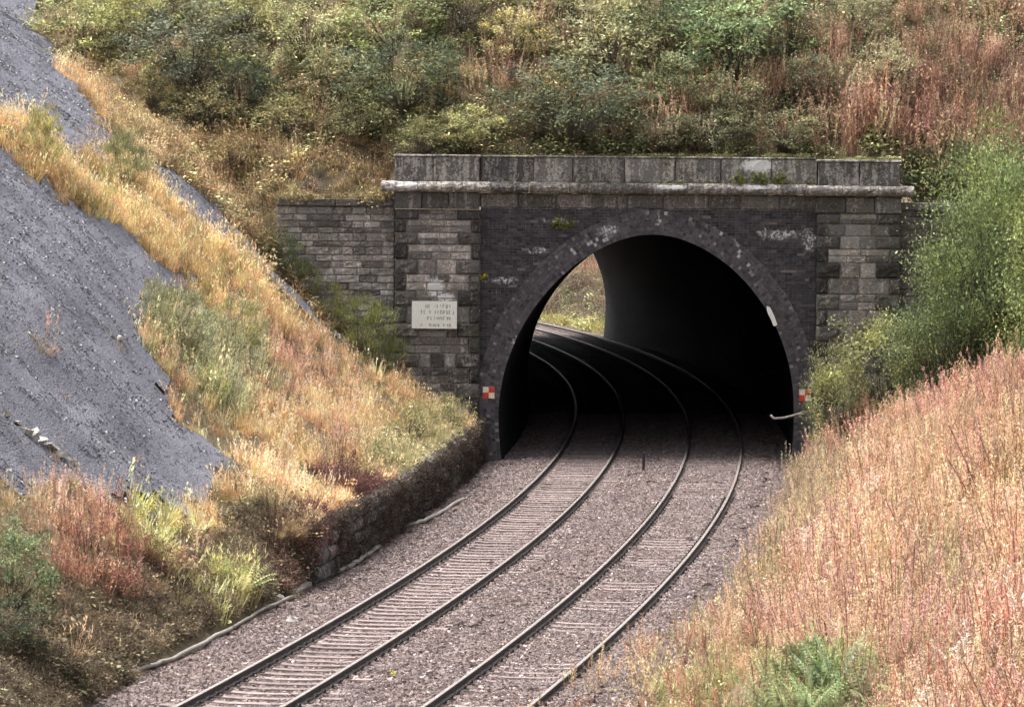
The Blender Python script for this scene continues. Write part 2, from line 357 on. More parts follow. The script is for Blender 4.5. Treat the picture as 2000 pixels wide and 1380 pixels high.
def mat_brick(name='sooty_brick', k=1.0, spots=((1520, 458, 80, 20), (1055, 490, 40, 12), (1090, 432, 55, 12), (985, 548, 60, 12), (985, 660, 12, 60), (1580, 470, 30, 40))):
    n = NT(name); p = n.pos(); sh = n.attr('shade').outputs['Fac']
    a = n.ramp(sh, [(0, (.018 * k, .017 * k, .021 * k)), (.5, (.040 * k, .037 * k, .041 * k)), (.85, (.066 * k, .058 * k, .060 * k)), (.975, (.13 * k, .11 * k, .107 * k)), (1, (.40, .39, .385))])
    g = n.noise(p, 1.6, 6, .7)
    a = n.mix(n.ramp(g, [(.5, 0.0), (.75, .3)]), a, (.09, .085, .095))
    wh = n.noise(p, 6.5, 6, .78, .4)
    pass
    acc = None
    for (u, v, ru, rv) in spots:
        b = px_blob(n, u, v, ru, rv); acc = b if acc is None else n.math('MAXIMUM', acc, b)
    m = n.ramp(n.math('ADD', n.math('MULTIPLY', wh, .75), n.math('MULTIPLY', acc, .27)), [(.56, 0.0), (.66, 1.0)])
    m = n.math('MULTIPLY', m, n.ramp(acc, [(0, .0), (.3, 1.0)])); m = n.math('MULTIPLY', m, n.ramp(n.noise(n.scaled(p, (1, 1, .45)), 17, 4, .8), [(.40, 0.0), (.56, .9)]))
    a = n.mix(m, a, (.72, .71, .71))
    fine = n.ramp(n.noise(p, 11, 5, .8), [(.66, 0.0), (.74, .5)])
    a = n.mix(fine, a, (.30, .28, .28))
    return n.pbr(a, .8, n.bump(n.noise(p, 40, 3), .3, .01))
def mat_bricks_mortar():
    n = NT('sooty_mortar'); p = n.pos()
    g = n.noise(p, 3.0, 6, .75)
    return n.pbr(n.ramp(g, [(.36, (.04, .037, .04)), (.55, (.15, .14, .14)), (.70, (.36, .35, .345))]), .95)
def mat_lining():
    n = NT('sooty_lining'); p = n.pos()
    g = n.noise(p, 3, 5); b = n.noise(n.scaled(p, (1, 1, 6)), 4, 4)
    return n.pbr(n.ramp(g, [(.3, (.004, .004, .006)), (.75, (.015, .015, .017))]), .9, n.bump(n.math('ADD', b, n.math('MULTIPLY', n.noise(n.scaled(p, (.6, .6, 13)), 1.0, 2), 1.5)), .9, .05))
def mat_plain(name, c, rough=.7, var=.35, sc=12, metal=0):
    n = NT(name); p = n.pos(); g = n.noise(p, sc, 5, .7)
    return n.pbr(n.ramp(g, [(.3, tuple(x * (1 - var) for x in c)), (.7, tuple(x * (1 + var * .4) for x in c))]), rough, None, metal)

M = dict(veg=mat_veg(), crown=mat_crown(), bark=mat_bark(), soil=mat_soil(), scree=mat_scree(), ballast=mat_ballast(), bed=mat_trackbed(), bits=mat_scree_bits(),
         head=mat_rail('rail_head', (.20, .17, .155), (.36, .32, .30), .38, .45), web=mat_rail('rail_web', (.026, .021, .020), (.068, .054, .049), .75, .1),
         sleeper=mat_sleeper(), chair=mat_plain('iron_chair', (.040, .034, .034), .8), mortar=mat_mortar(), brick=mat_brick('sooty_brick', 1.25), ring=mat_brick('arch_brick', 2.0, ((1190, 452, 34, 22), (1440, 460, 14, 40), (1005, 690, 12, 60), (1285, 430, 10, 24))), bmortar=mat_bricks_mortar(), lining=mat_lining(),
         pipe=mat_plain('duct_pipe', (.27, .25, .22), .7), white=mat_plain('sign_white', (.78, .77, .70), .5, .25, 25), faded=mat_plain('faded_letters', (.30, .32, .29), .7),
         red=mat_plain('sign_red', (.62, .05, .045), .5), cream=mat_plain('sign_cream', (.80, .70, .52), .5), rock=mat_plain('pale_rock', (.36, .345, .32), .9, .6, 9),
         steel=mat_plain('weathered_steel', (.25, .22, .20), .6))
_n = mat_stone(); M['stone'] = finish_stone(*_n[:3])
_n = mat_stone('lichened_stone', 1.35); M['lichen'] = finish_stone(*_n[:3])
_n = mat_stone('speckled_stone', .85); M['speckled'] = finish_stone(*_n[:3])

# ------------------------------------------------------------------ the setting: ground, scree, trackbed
def cols(*seg):
    r = []
    for a, b, st in seg: r += list(np.arange(a, b, st))
    return np.array(r)
DC = cols((-120, -40, 8), (-40, -20, 2), (-20, -4.6, .4), (-4.6, -3.8, .1), (-3.8, 3.8, .8), (3.8, 5, .2), (5, 20, .5), (20, 40, 2), (40, 121, 8))
YR = cols((-20, 30, 2), (30, 126.5, .5), (126.5, 126.6, .1))
D, Y = np.meshgrid(DC, YR); X = D + xm(Y)
tag(link('ground', grid_mesh('ground', X, Y, bank(X, Y), None, M['soil'])), kind='structure')
HX = cols((-120, -40, 8), (-40, -20, 1.5), (-20, 22, .5), (22, 40, 1.5), (40, 121, 8))
HY = cols((126.5, 150, .5), (150, 221.6, 2)); HY = np.append(HY, 221.6)
X, Y = np.meshgrid(HX, np.concatenate([[126.5], HY])); Z = np.maximum(bank(X, Y), hill(X, Y)); Z[0] = bank(X[0], Y[0]) - .3
keep = np.ones((X.shape[0] - 1, X.shape[1] - 1), bool); keep[0] = (X[0, :-1] < -6.0) | (X[0, 1:] > 13.2)
tag(link('hillside', grid_mesh('hillside', X, Y, Z, keep, M['soil'])), kind='structure')
D, Y = np.meshgrid(DC, cols((222.2, 270, 1), (270, 340, 5))); X = D + xm(np.minimum(Y, 300))
tag(link('far_ground', grid_mesh('far_ground', X, Y, bank(X, Y), None, M['soil'])), kind='structure')
# scree: finer sheet a few centimetres proud of the bank
xs = np.arange(-26, -3, .2); ys = np.arange(62, 150, .2)
X, Y = np.meshgrid(xs, ys)
jx, jy = X + fbm(X * 1.1, Y * 1.1, 61) * .7, Y + fbm(X * 1.1, Y * 1.1, 71) * 1.6
msk = np.zeros(X.shape, bool)
for P in SCREE: msk |= in_poly(jx, jy, P)
msk &= (Y < 124.0) | (X < -8.6)
SCREE_MASK = lambda x, y: ((y < 124.0) | (x < -8.6)) & np.any([in_poly(x + fbm(x * 1.1, y * 1.1, 61) * .7, y + fbm(x * 1.1, y * 1.1, 71) * 1.6, P) for P in SCREE], 0)
Z = height(X, Y) + .10 + fbm(X * 1.2, Y * .5, 81) * .07 + fbm(X * 4, Y * 3, 83, 3) * .03
tag(link('scree_slope', grid_mesh('scree_slope', X, Y, Z, msk[:-1, :-1], M['scree'])), kind='structure')
# trackbed
sv = np.arange(-60, 200, .5); ov = np.array([-4.75, -4.4, -4.0, -3.2, -2.4, -1.6, -.8, 0, .8, 1.6, 2.4, 3.2, 3.7, 4.1, 4.5])
zv = np.array([-.50, -.32, -.24, -.185, -.18, -.18, -.18, -.195, -.18, -.18, -.18, -.185, -.22, -.32, -.47])
O, Sg = np.meshgrid(ov, sv); X, Y, _ = on_track(Sg, O)
tag(link('trackbed', grid_mesh('trackbed', X, Y, np.broadcast_to(zv, X.shape) + fbm(X * .8, Y * .8, 91) * .05, None, M['bed'])), kind='structure')

# ------------------------------------------------------------------ tunnel portal
PT = empty('tunnel_portal', (3.77, YP, -.4), 'sooty stone and brick tunnel portal with round arch over two tracks', 'tunnel portal')
def world_of(p):
    m = Matrix.LocRotScale(p.location, p.rotation_euler, p.scale)
    if p.parent is not None: m = world_of(p.parent) @ p.matrix_parent_inverse @ m
    return m
def under(o, p):
    "parent o to p, o keeps its world place (it is built in world coordinates)"
    o.parent = p; o.matrix_parent_inverse = world_of(p).inverted(); return o
def stone_mesh(x0, x1, z0, z1, yf, yb, rough=.02, ch=.022):
    "block with chamfered arrises and a pitched, uneven face towards -Y"
    mb = MB(); g = .009
    x0 += g; x1 -= g; z0 += g; z1 -= g
    nx = max(2, min(5, int((x1 - x0) / .16))); nz = max(2, min(3, int((z1 - z0) / .12)))
    V = []; Fc = []
    for j in range(nz + 1):
        for i in range(nx + 1):
            ex = 0 < i < nx; ez = 0 < j < nz
            a = x0 + ch + (x1 - x0 - 2 * ch) * i / nx + (random.uniform(-.02, .02) if ex else random.uniform(-.006, .006))
            b = z0 + ch + (z1 - z0 - 2 * ch) * j / nz + (random.uniform(-.015, .015) if ez else random.uniform(-.006, .006))
            V.append((a, yf + (random.uniform(-rough, rough * .3) if (ex or ez) else 0) , b))
    w_ = nx + 1
    for j in range(nz):
        for i in range(nx): Fc.append((j * w_ + i, j * w_ + i + 1, (j + 1) * w_ + i + 1, (j + 1) * w_ + i))
    rim = [i for i in range(w_)] + [j * w_ + nx for j in range(1, nz + 1)] + [nz * w_ + i for i in range(nx - 1, -1, -1)] + [j * w_ for j in range(nz - 1, 0, -1)]
    b0 = len(V)
    for k in rim:
        x, y, z = V[k]; xx = x0 if k % w_ == 0 else (x1 if k % w_ == nx else x); zz = z0 if k // w_ == 0 else (z1 if k // w_ == nz else z)
        V.append((xx, yf + ch, zz))
    b1 = len(V)
    for k in range(len(rim)): x, y, z = V[b0 + k]; V.append((x, yb, z))
    n = len(rim)
    for k in range(n):
        k2 = (k + 1) % n
        Fc.append((rim[k], b0 + k, b0 + k2, rim[k2])); Fc.append((b0 + k, b1 + k, b1 + k2, b0 + k2))
    mb.add(V, Fc); return mb
def stone(name, par, x0, x1, z0, z1, yf, yb, col, mat='stone', rough=.02, ch=.022):
    o = stone_mesh(x0, x1, z0, z1, yf, yb, rough, ch).build(name, M[mat]); o.color = tuple(col) + (1,)
    return under(o, par)
def grey(lo, hi, warm=.04):
    g = random.uniform(lo, hi); return (g * (1 + warm), g, g * (1 - warm * random.uniform(.3, 1.4)))
P = portal_pt
# arch profile, relative to the midline at the portal
AV = [457, 459, 465, 483, 508, 547, 592, 628, 657, 706, 752, 797, 845, 885, 920]
AH = [0, 25, 54, 97, 138.5, 183, 220, 243, 257, 275, 285, 289, 288, 284, 280]
def arch_pts(side):
    r = []
    for v, h in zip(AV, AH):
        u = np.interp(v, [457, 800], [1274, 1262]) + side * h
        r.append(P(u, v))
    return r
_l = arch_pts(-1)[::-1]; _r = arch_pts(1)[1:]
ap = np.array(_l + _r)                                   # left foot -> crown -> right foot
_len = np.concatenate([[0], np.cumsum(np.hypot(*np.diff(ap, axis=0).T))])
def smooth_curve(n):
    t = np.linspace(0, _len[-1], n); a = np.stack([np.interp(t, _len, ap[:, 0]), np.interp(t, _len, ap[:, 1])], 1)
    for _ in range(6): a[1:-1] = (a[:-2] + 2 * a[1:-1] + a[2:]) / 4
    return a
INT = smooth_curve(121)
tg = np.gradient(INT, axis=0); tg /= np.linalg.norm(tg, axis=1)[:, None]; NRM = np.stack([-tg[:, 1], tg[:, 0]], 1)   # outward
if NRM[60, 1] < 0: NRM = -NRM
EXT = INT + NRM * .66
# lining swept along the curve
yy = np.concatenate([[YP - .05, YP + .02, YP + .6], np.arange(YP + 1.5, YE, 1.5), [YE]])
LX = INT[None, :, 0] - 3.772 + xm(yy)[:, None]; LY = np.repeat(yy[:, None], 121, 1); LZ = np.repeat(INT[None, :, 1], len(yy), 0)
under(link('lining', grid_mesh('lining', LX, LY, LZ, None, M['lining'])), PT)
# arch ring of rowlock bricks, five rings deep
ring = MB(); back = MB()
arcs = np.concatenate([[0], np.cumsum(np.hypot(*np.diff(INT, axis=0).T))])
def on_arc(t, r):
    i = np.array([np.interp(t, arcs, INT[:, 0]), np.interp(t, arcs, INT[:, 1])]); n_ = np.array([np.interp(t, arcs, NRM[:, 0]), np.interp(t, arcs, NRM[:, 1])])
    n_ /= np.linalg.norm(n_); return i + n_ * r
for k in range(6):
    r0, r1 = k * .11 + .006, (k + 1) * .11 - .010
    rm = (r0 + r1) / 2; nb = int((arcs[-1] + rm * 2.6) / .088); off = random.random()
    for j in range(nb):
        t0 = (j + off * .9) / (nb + 1) * arcs[-1]; t1 = (j + .86 + off * .9) / (nb + 1) * arcs[-1]
        if t1 > arcs[-1]: continue
        q = [on_arc(t0, r0), on_arc(t1, r0), on_arc(t1, r1), on_arc(t0, r1)]
        yf = YP - .055 - random.uniform(0, .014)
        uu = 1000 + (q[0][0] / 126.) * 9000; left = q[0][0] < 3.9
        white = (1110 < uu < 1215 and left and k in (1, 2, 3) and random.random() < .24) or (1278 < uu < 1298 and k > 1 and random.random() < .3) or (1385 < uu < 1470 and random.random() < .03)
        V = [(a[0], yf, a[1]) for a in q] + [(a[0], YP + .06, a[1]) for a in q]
        ring.add(V, [(0, 1, 2, 3), (0, 4, 5, 1), (1, 5, 6, 2), (2, 6, 7, 3), (3, 7, 4, 0)], shade=1.0 if white else min(.95, max(0, random.gauss(.5, .22))))
tag(under(ring.build('arch_ring', M['ring']), PT), kind='stuff')
for i in range(120):
    a, b, c, d = INT[i], INT[i + 1], EXT[i + 1], EXT[i]
    back.add([(a[0], YP - .042, a[1]), (b[0], YP - .042, b[1]), (c[0], YP - .042, c[1]), (d[0], YP - .042, d[1])], [(0, 1, 2, 3)])
under(back.build('arch_mortar', M['bmortar']), PT)
# spandrel brickwork
XL, XR = P(938, 500)[0], P(1594, 500)[0]; ZT = (P(938, 404)[1] + P(1594, 412)[1]) / 2; ZB = -.45
ev = EXT[:, :]
def outside(x, z):
    if z < 0: z = 0.0
    zz = ev[:, 1]
    ls = np.interp(z, ev[:61, 1], ev[:61, 0]); rs = np.interp(z, ev[60:, 1][::-1], ev[60:, 0][::-1])
    if z > zz.max(): return True
    return x < ls or x > rs
wall = MB(); wm = MB()
z = ZB; row = 0
while z < ZT - .02:
    z1 = min(z + .077, ZT); x = XL - (.115 if row % 2 else 0)
    while x < XR:
        head = (row // 2 % 3 == 1)
        wdt = .1125 if head else .225
        x0, x1 = max(x + .007, XL), min(x + wdt - .007, XR); x += wdt
        if x1 - x0 < .03: continue
        zc = (z + z1) / 2
        o0, o1 = outside(x0, zc), outside(x1, zc)
        if not (o0 or o1): continue
        if not (o0 and o1):                     # cut against the ring
            lo, hi = (x0, x1)
            for _ in range(8):
                md = (lo + hi) / 2
                if outside(md, zc) == o0: lo = md
                else: hi = md
            if o0: x1 = lo
            else: x0 = hi
            if x1 - x0 < .025: continue
        yf = YP - random.uniform(.004, .016)
        wall.add([(x0, yf, z + .005), (x1, yf, z + .005), (x1, yf, z1 - .006), (x0, yf, z1 - .006), (x0, YP + .05, z + .005), (x1, YP + .05, z + .005), (x1, YP + .05, z1 - .006), (x0, YP + .05, z1 - .006)],
                 [(0, 1, 2, 3), (0, 4, 5, 1), (1, 5, 6, 2), (2, 6, 7, 3), (3, 7, 4, 0)], shade=min(.95, max(0, random.gauss(.45, .22))))
    z = z1; row += 1
tag(under(wall.build('brickwork', M['brick']), PT), kind='stuff')
# mortar plane behind the bricks, left and right of the arch and over it
for side in (0, 1):
    e = ev[:61] if side == 0 else ev[60:][::-1]; xx = XL if side == 0 else XR
    V = []; Fc = []
    for k, (a, b) in enumerate(e): V += [(xx, YP + .004, b), (a, YP + .004, b)]
    for k in range(len(e) - 1):
        q = (2 * k, 2 * k + 1, 2 * k + 3, 2 * k + 2); Fc.append(q if side == 0 else q[::-1])
    wm.add(V, Fc)
zt = ev[60, 1]
wm.add([(XL, YP + .004, zt), (XR, YP + .004, zt), (XR, YP + .004, ZT + .1), (XL, YP + .004, ZT + .1)], [(0, 1, 2, 3)])
under(wm.build('wall_mortar', M['bmortar']), PT)

def pier(u0, u1, vs, quoin, name):
    x0 = P(u0, 500)[0]; x1 = P(u1, 500)[0]; zt = P(u0, vs[0])[1]
    core = MB(); core.box(x0 + .03, x1 - .03, YP - .182, YP + .7, -.5, zt); pr = under(core.build('pier', M['mortar']), PT)
    for k, (va, vb) in enumerate(zip(vs, vs[1:])):
        zb, za = P(u0, vb)[1], P(u0, va)[1]
        full = k in (4,) or k > 6 and k % 3 == 1
        ql, qr = ((.64, .66) if k % 2 == 0 else (.32, .30))
        if quoin: ql, qr = ql + random.uniform(-.05, .05), qr + random.uniform(-.05, .05)
        dk = lambda: grey(.16, .8)
        stone('stone', pr, x0, x0 + ql, zb, za, YP - .25, YP + .3, dk(), rough=.04, ch=.05)
        stone('stone', pr, x1 - qr, x1, zb, za, YP - .25, YP + .3, dk(), rough=.04, ch=.05)
        a, b = x0 + ql, x1 - qr; lightness = (1.05 - .065 * abs(k - 2)) if k < 8 else .6
        subs = 1 if (full or (not quoin and k % 3)) else 2
        for j in range(subs):
            c0, c1 = zb + (za - zb) * j / subs, zb + (za - zb) * (j + 1) / subs
            n_ = random.choice((2, 3)) if b - a > .9 else random.choice((1, 2))
            cuts = [a + (b - a) * (i + (random.uniform(-.2, .2) if 0 < i < n_ else 0)) / n_ for i in range(n_ + 1)]
            for i in range(n_): stone('stone', pr, cuts[i], cuts[i + 1], c0, c1, YP - .20 - random.uniform(0, .02), YP + .2, grey(lightness * .7, lightness * 2.9), rough=.02)
    return x0, x1
LV = [408.5, 429, 454, 477, 506, 535, 567, 597, 630, 658, 689, 717, 747, 778, 810, 842, 875, 910]
RV = [416, 438, 461, 486, 513, 543, 574, 605, 636, 667, 698, 729, 760, 792, 824, 856, 890, 918]
pl = pier(771, 939, LV, True, 'left'); prr = pier(1594, 1757, RV, False, 'right')
# frieze, roll-moulded string course and parapet
def course(part, u0, u1, vt, vb, n_, yf, colr, mat, thick=.9, rough=.02, ch=.02, slope=0.0):
    x0, x1 = P(u0, vt)[0], P(u1, vt)[0]; za, zb = P((u0 + u1) / 2, vt)[1], P((u0 + u1) / 2, vb)[1]
    cs = [x0 + (x1 - x0) * (i + (random.uniform(-.12, .12) if 0 < i < n_ else 0)) / n_ for i in range(n_ + 1)]
    for i in range(n_): stone('stone', part, cs[i], cs[i + 1], zb, za, yf, yf + thick, grey(*colr), mat, rough, ch)
def part_core(name, u0, u1, vt, vb, yf, yb, m='mortar'):
    x0, x1 = P(u0, vt)[0], P(u1, vt)[0]; za, zb = P((u0 + u1) / 2, vt)[1], P((u0 + u1) / 2, vb)[1]
    mb = MB(); mb.box(x0 + .03, x1 - .03, yf, yb, zb + .02, za - .02); return under(mb.build(name, M[m]), PT)
fz = part_core('frieze', 770, 1760, 378, 408, YP + .02, YP + .6)
course(fz, 938, 1594, 379, 408, 9, YP - .035, (.5, 1.2), 'stone')
course(fz, 770, 937, 374, 408.6, 3, YP - .27, (.5, 1.1), 'stone'); course(fz, 1592, 1760, 384, 417, 3, YP - .27, (.5, 1.1), 'stone')
def roll(u0, u1, vt, vb, yb, n_, col, mat):
    x0, x1 = P(u0, vt)[0], P(u1, vt)[0]; za, zb = P((u0 + u1) / 2, vt)[1], P((u0 + u1) / 2, vb)[1]; h = za - zb
    cs = np.linspace(x0, x1, n_ + 1)
    for i in range(n_):
        mb = MB(); prof = [(0, zb), (-.10, zb + .01)] + [(-.14 - .13 * math.sin(q), zb + h * .5 - h * .46 * math.cos(q)) for q in np.linspace(.25, math.pi - .15, 7)] + [(-.06, za), (0.25, za + .01), (.25, zb)]
        V = []
        ns = 9
        for x in np.linspace(cs[i] + .006, cs[i + 1] - .006, ns): V += [(x, yb + a + random.uniform(-.014, .014), b + random.uniform(-.012, .010)) for a, b in prof]
        m_ = len(prof); mb.add(V, [(q * m_ + k, q * m_ + (k + 1) % m_, (q + 1) * m_ + (k + 1) % m_, (q + 1) * m_ + k) for q in range(ns - 1) for k in range(m_)] + [tuple(range(m_))[::-1], tuple(range((ns - 1) * m_, ns * m_))])
        o = mb.build('string_course', M[mat]); o.color = tuple(grey(*col)) + (1,); under(o, PT)
roll(956, 1574, 357, 379, YP - .03, 8, (.5, 1.1), 'speckled')
roll(746, 956.5, 354, 375, YP - .24, 3, (1.0, 1.5), 'lichen'); roll(1573.5, 1783, 363, 384, YP - .24, 3, (.7, 1.2), 'speckled')
pp = part_core('parapet', 772, 1757, 308, 360, YP + .12, YP + .5)
course(pp, 938, 1597, 309, 359, 7, YP - .06, (.35, 1.3), 'speckled', .75, .03, .025)
course(pp, 771, 937, 306, 355, 2, YP - .20, (.6, 1.1), 'lichen', .9); course(pp, 1597, 1757, 317, 364, 2, YP - .20, (.5, 1.0), 'speckled', .9)
cap = part_core('coping', 938, 1597, 304, 310, YP + .1, YP + .5)
course(pp, 768, 940, 301, 306.2, 2, YP - .22, (1.3, 1.8), 'lichen', .95, .01, .012); course(pp, 1594, 1760, 311.5, 317.2, 2, YP - .22, (1.0, 1.5), 'lichen', .95, .01, .012)
course(cap, 940, 1594, 305, 309.4, 6, YP - .08, (.8, 1.4), 'lichen', .8, .01, .012)

# wing walls
def wing(u0, u1, vt, vb, ncap, label, light):
    x0, x1 = P(u0, vt)[0], P(u1, vt)[0]; zt, zb = P((u0 + u1) / 2, vt)[1], P((u0 + u1) / 2, vb)[1]
    T = empty('wing_wall', ((x0 + x1) / 2, YP + .1, zb), label, 'wall')
    mb = MB(); mb.box(x0, x1, YP + .022, YP + .6, zb, zt - .2); under(mb.build('mortar_core', M['mortar']), T)
    cs = np.linspace(x0, x1, ncap + 1)
    for i in range(ncap): stone('coping_stone', T, cs[i], cs[i + 1], zt - .22, zt, YP - .10, YP + .6, grey(.6, 1.0), 'stone')
    z = zt - .225
    while z > zb:
        h = random.choice((.15, .18, .2, .22)); x = x0
        while x < x1 - .02:
            wd = min(random.uniform(.3, .7), x1 - x)
            if x1 - x - wd < .12: wd = x1 - x
            stone('stone', T, x, x + wd, z - h, z, YP - random.uniform(0, .03), YP + .3, grey(*light), rough=.02, ch=.015); x += wd
        z -= h
    return T
wing(540, 771, 387, 700, 4, 'weathered grey stone wing wall beside the pier with the white sign', (.6, 2.7))
wing(1757, 1990, 396, 760, 4, 'dark stone wing wall half hidden behind the leafy tree', (.4, .9))

# ------------------------------------------------------------------ railway tracks
GAUGE = 1.505; SP = 3.5066; PITCH = .667
RP = [(-.036, -.008), (-.03, 0), (.03, 0), (.036, -.008), (.034, -.045), (.009, -.055), (.009, -.135), (.068, -.150), (.07, -.16), (-.07, -.16), (-.068, -.150), (-.009, -.135), (-.009, -.055), (-.034, -.045)]
def rail_mesh(off):
    ss = np.arange(-12, 190, .75); mb = MB(); m_ = len(RP); V = []
    for s in ss:
        for a, z in RP:
            x, y, t = on_track(s, off + a * .9); V.append((x, y, z * .72))
    Fc = []; mi = []
    for i in range(len(ss) - 1):
        for k in range(m_):
            Fc.append((i * m_ + k, i * m_ + (k + 1) % m_, (i + 1) * m_ + (k + 1) % m_, (i + 1) * m_ + k)); mi.append(0 if k in (0, 1, 2) else 1)
    mb.add(V, Fc); mb.mi = mi; return mb.mesh('rail', [M['head'], M['web']])
def sleeper_proto():
    mb = MB(); n_ = 9; V = []
    for k in range(n_):
        x = -1.25 + 2.5 * k / (n_ - 1); h = -.168 - (.02 if 3 <= k <= 5 else 0) + random.uniform(-.004, .004)
        V += [(x, -.135, -.36), (x, -.115, h), (x, .115, h), (x, .135, -.36)]
    Fc = [(4 * k + j, 4 * k + 4 + j, 4 * k + 5 + j, 4 * k + 1 + j) for k in range(n_ - 1) for j in range(3)] + [(0, 1, 2, 3), (4 * n_ - 1, 4 * n_ - 2, 4 * n_ - 3, 4 * n_ - 4)]
    mb.add(V, Fc); return mb.mesh('sleeper', M['sleeper'])
def chair_proto():
    mb = MB(); mb.box(-.17, .17, -.085, .085, -.175, -.152)
    for sx in (-1, 1):
        mb.tube([(sx * .105, 0, -.155), (sx * .105, 0, -.10)], [.030, .024], 6)
        mb.tube([(sx * .105 + .0, -.05, -.135), (sx * .07, 0, -.115), (sx * .105, .05, -.135)], .014, 5)
    return mb.mesh('rail_chair', M['chair'])
SLM = [sleeper_proto() for _ in range(3)]; CHM = chair_proto()
TRK = []
for side, lab in ((-1, 'left railway track nearer the low stone wall, chairs showing beside its rails'), (1, 'right railway track nearer the pink willowherb bank, curving into the tunnel')):
    x, y, t = on_track(0, side * SP / 2)
    T = empty('railway_track', (x, y, -.2), lab, 'railway track'); TRK.append(T)
    for q in (-1, 1): under(link('rail', rail_mesh(side * SP / 2 + q * GAUGE / 2)), T)
    s0 = s_at(62.0); n_ = int((s_at(134.0) - s0) / PITCH)
    for k in range(n_):
        s = s0 + k * PITCH + (.3 if side > 0 else 0)
        x, y, t = on_track(s, side * SP / 2); t += random.gauss(0, .006)
        o = link('sleeper', SLM[k % 3]); o.parent = T; o.location = Vector((x, y, random.gauss(.040, .004))) - T.location; o.rotation_euler = (0, 0, -t)
        if k < 75:
            for q in (-1, 1):
                c = link('rail_chair', CHM); c.parent = o; c.location = (q * GAUGE / 2, 0, 0)

# ------------------------------------------------------------------ retaining wall by the left track
RW = empty('retaining_wall', (float(xm(105.)) - 4.2, 105., -.4), 'low dark rubble retaining wall along the left track up to the portal', 'wall')
sa, sb = s_at(87.0), s_at(125.7)
mb = MB(); V = []; Fc = []; st = np.arange(sa, sb, 1.0)
for i, s in enumerate(st):
    x, y, t = on_track(s, -4.27 - wall_shift(88 + s - sa)); x2, y2, _ = on_track(s, -4.75 - wall_shift(88 + s - sa)); h = .86 * min(1, (i + 1) / 4.0)
    V += [(x, y, -.5), (x, y, h), (x2, y2, h)]
for i in range(len(st) - 1): Fc += [(3 * i, 3 * i + 3, 3 * i + 4, 3 * i + 1), (3 * i + 1, 3 * i + 4, 3 * i + 5, 3 * i + 2)]
mb.add(V, Fc); under(mb.build('mortar_core', M['bmortar']), RW)
z = -.45; row = 0
while z < .95:
    h = random.choice((.26, .30, .34)); s = sa + random.uniform(0, .4)
    while s < sb - .2:
        wd = random.uniform(.4, .8)
        top = .96 * min(1, (s - sa + .5) / 4.0) + random.uniform(-.05, .07)
        if z + h * .6 < top:
            x, y, t = on_track(s + wd / 2, -4.22 - wall_shift(88 + s - sa))
            o = stone_mesh(-wd / 2, wd / 2, 0, h, -.06 - random.uniform(0, .05), .25, .05, .04).build('stone', M['stone']); o.color = tuple(grey(.25, .75)) + (1,)
            o.rotation_euler = (0, 0, math.pi / 2 - t); o.location = Vector((x, y, z)) - RW.location; o.parent = RW
        s += wd
    z += h; row += 1

# ------------------------------------------------------------------ ducts along the ballast edge, stones, signs
def ground_at(u, v, z=-.15):
    d = at(u, v, 1.0) - Vector((0, 0, CAMH)); k = (z - CAMH) / d.z
    return Vector((d.x * k, d.y * k, z))
def duct(px, r, label):
    pts = [ground_at(u, v) for u, v in px]; fine = []
    for a, b in zip(pts, pts[1:]):
        for k in range(5): fine.append(a.lerp(b, k / 5) + Vector((random.uniform(-.02, .02), random.uniform(-.02, .02), random.uniform(0, .03))))
    fine.append(pts[-1])
    mb = MB(); mb.tube(fine, r, 7); tag(mb.build('duct_pipe', M['pipe'], smooth=True), label, 'pipe', 'duct pipes along the ballast edge')
duct([(70, 1392), (140, 1364), (200, 1334), (280, 1306), (338, 1286), (400, 1254), (452, 1226)], .038, 'longest pale duct pipe at ballast edge, nearest the camera in lower left')
duct([(455, 1226), (515, 1190), (574, 1163)], .030, 'thin pale duct pipe between the long pipe and the thick grey stub')
duct([(572, 1160), (603, 1141)], .075, 'short thick grey pipe stub at the ballast edge')
duct([(636, 1124), (672, 1112), (705, 1092), (741, 1066)], .050, 'curved pale duct pipe at the near end of the low stone wall')
duct([(790, 1028), (828, 1018), (860, 1002), (905, 974)], .045, 'duct pipe at wall foot, the one nearest the tunnel')
def boulder(u, v, r, label, mat='rock', name='stone_block'):
    p = ground_at(u, v, -.18); mb = MB(); V = []; Fc = []
    for i in range(7):
        for j in range(8):
            q = math.pi * i / 6; a = 2 * math.pi * j / 8; k = random.uniform(.8, 1.15)
            V.append((math.sin(q) * math.cos(a) * r * 1.15 * k, math.sin(q) * math.sin(a) * r * k, max(-.1, math.cos(q) * r * .85 * k + r * .5)))
    for i in range(6):
        for j in range(8): Fc.append((i * 8 + j, (i + 1) * 8 + j, (i + 1) * 8 + (j + 1) % 8, i * 8 + (j + 1) % 8))
    mb.add(V, Fc); o = mb.build(name, M[mat]); o.location = p; tag(o, label, 'rock')
boulder(571, 1218, .11, 'pale boulder lying alone on the ballast left of the left track')
boulder(546, 1172, .09, 'small pale stone in weeds by the thick pipe stub')
boulder(1084, 1058, .05, 'tiny white stone on the ballast between the tracks')
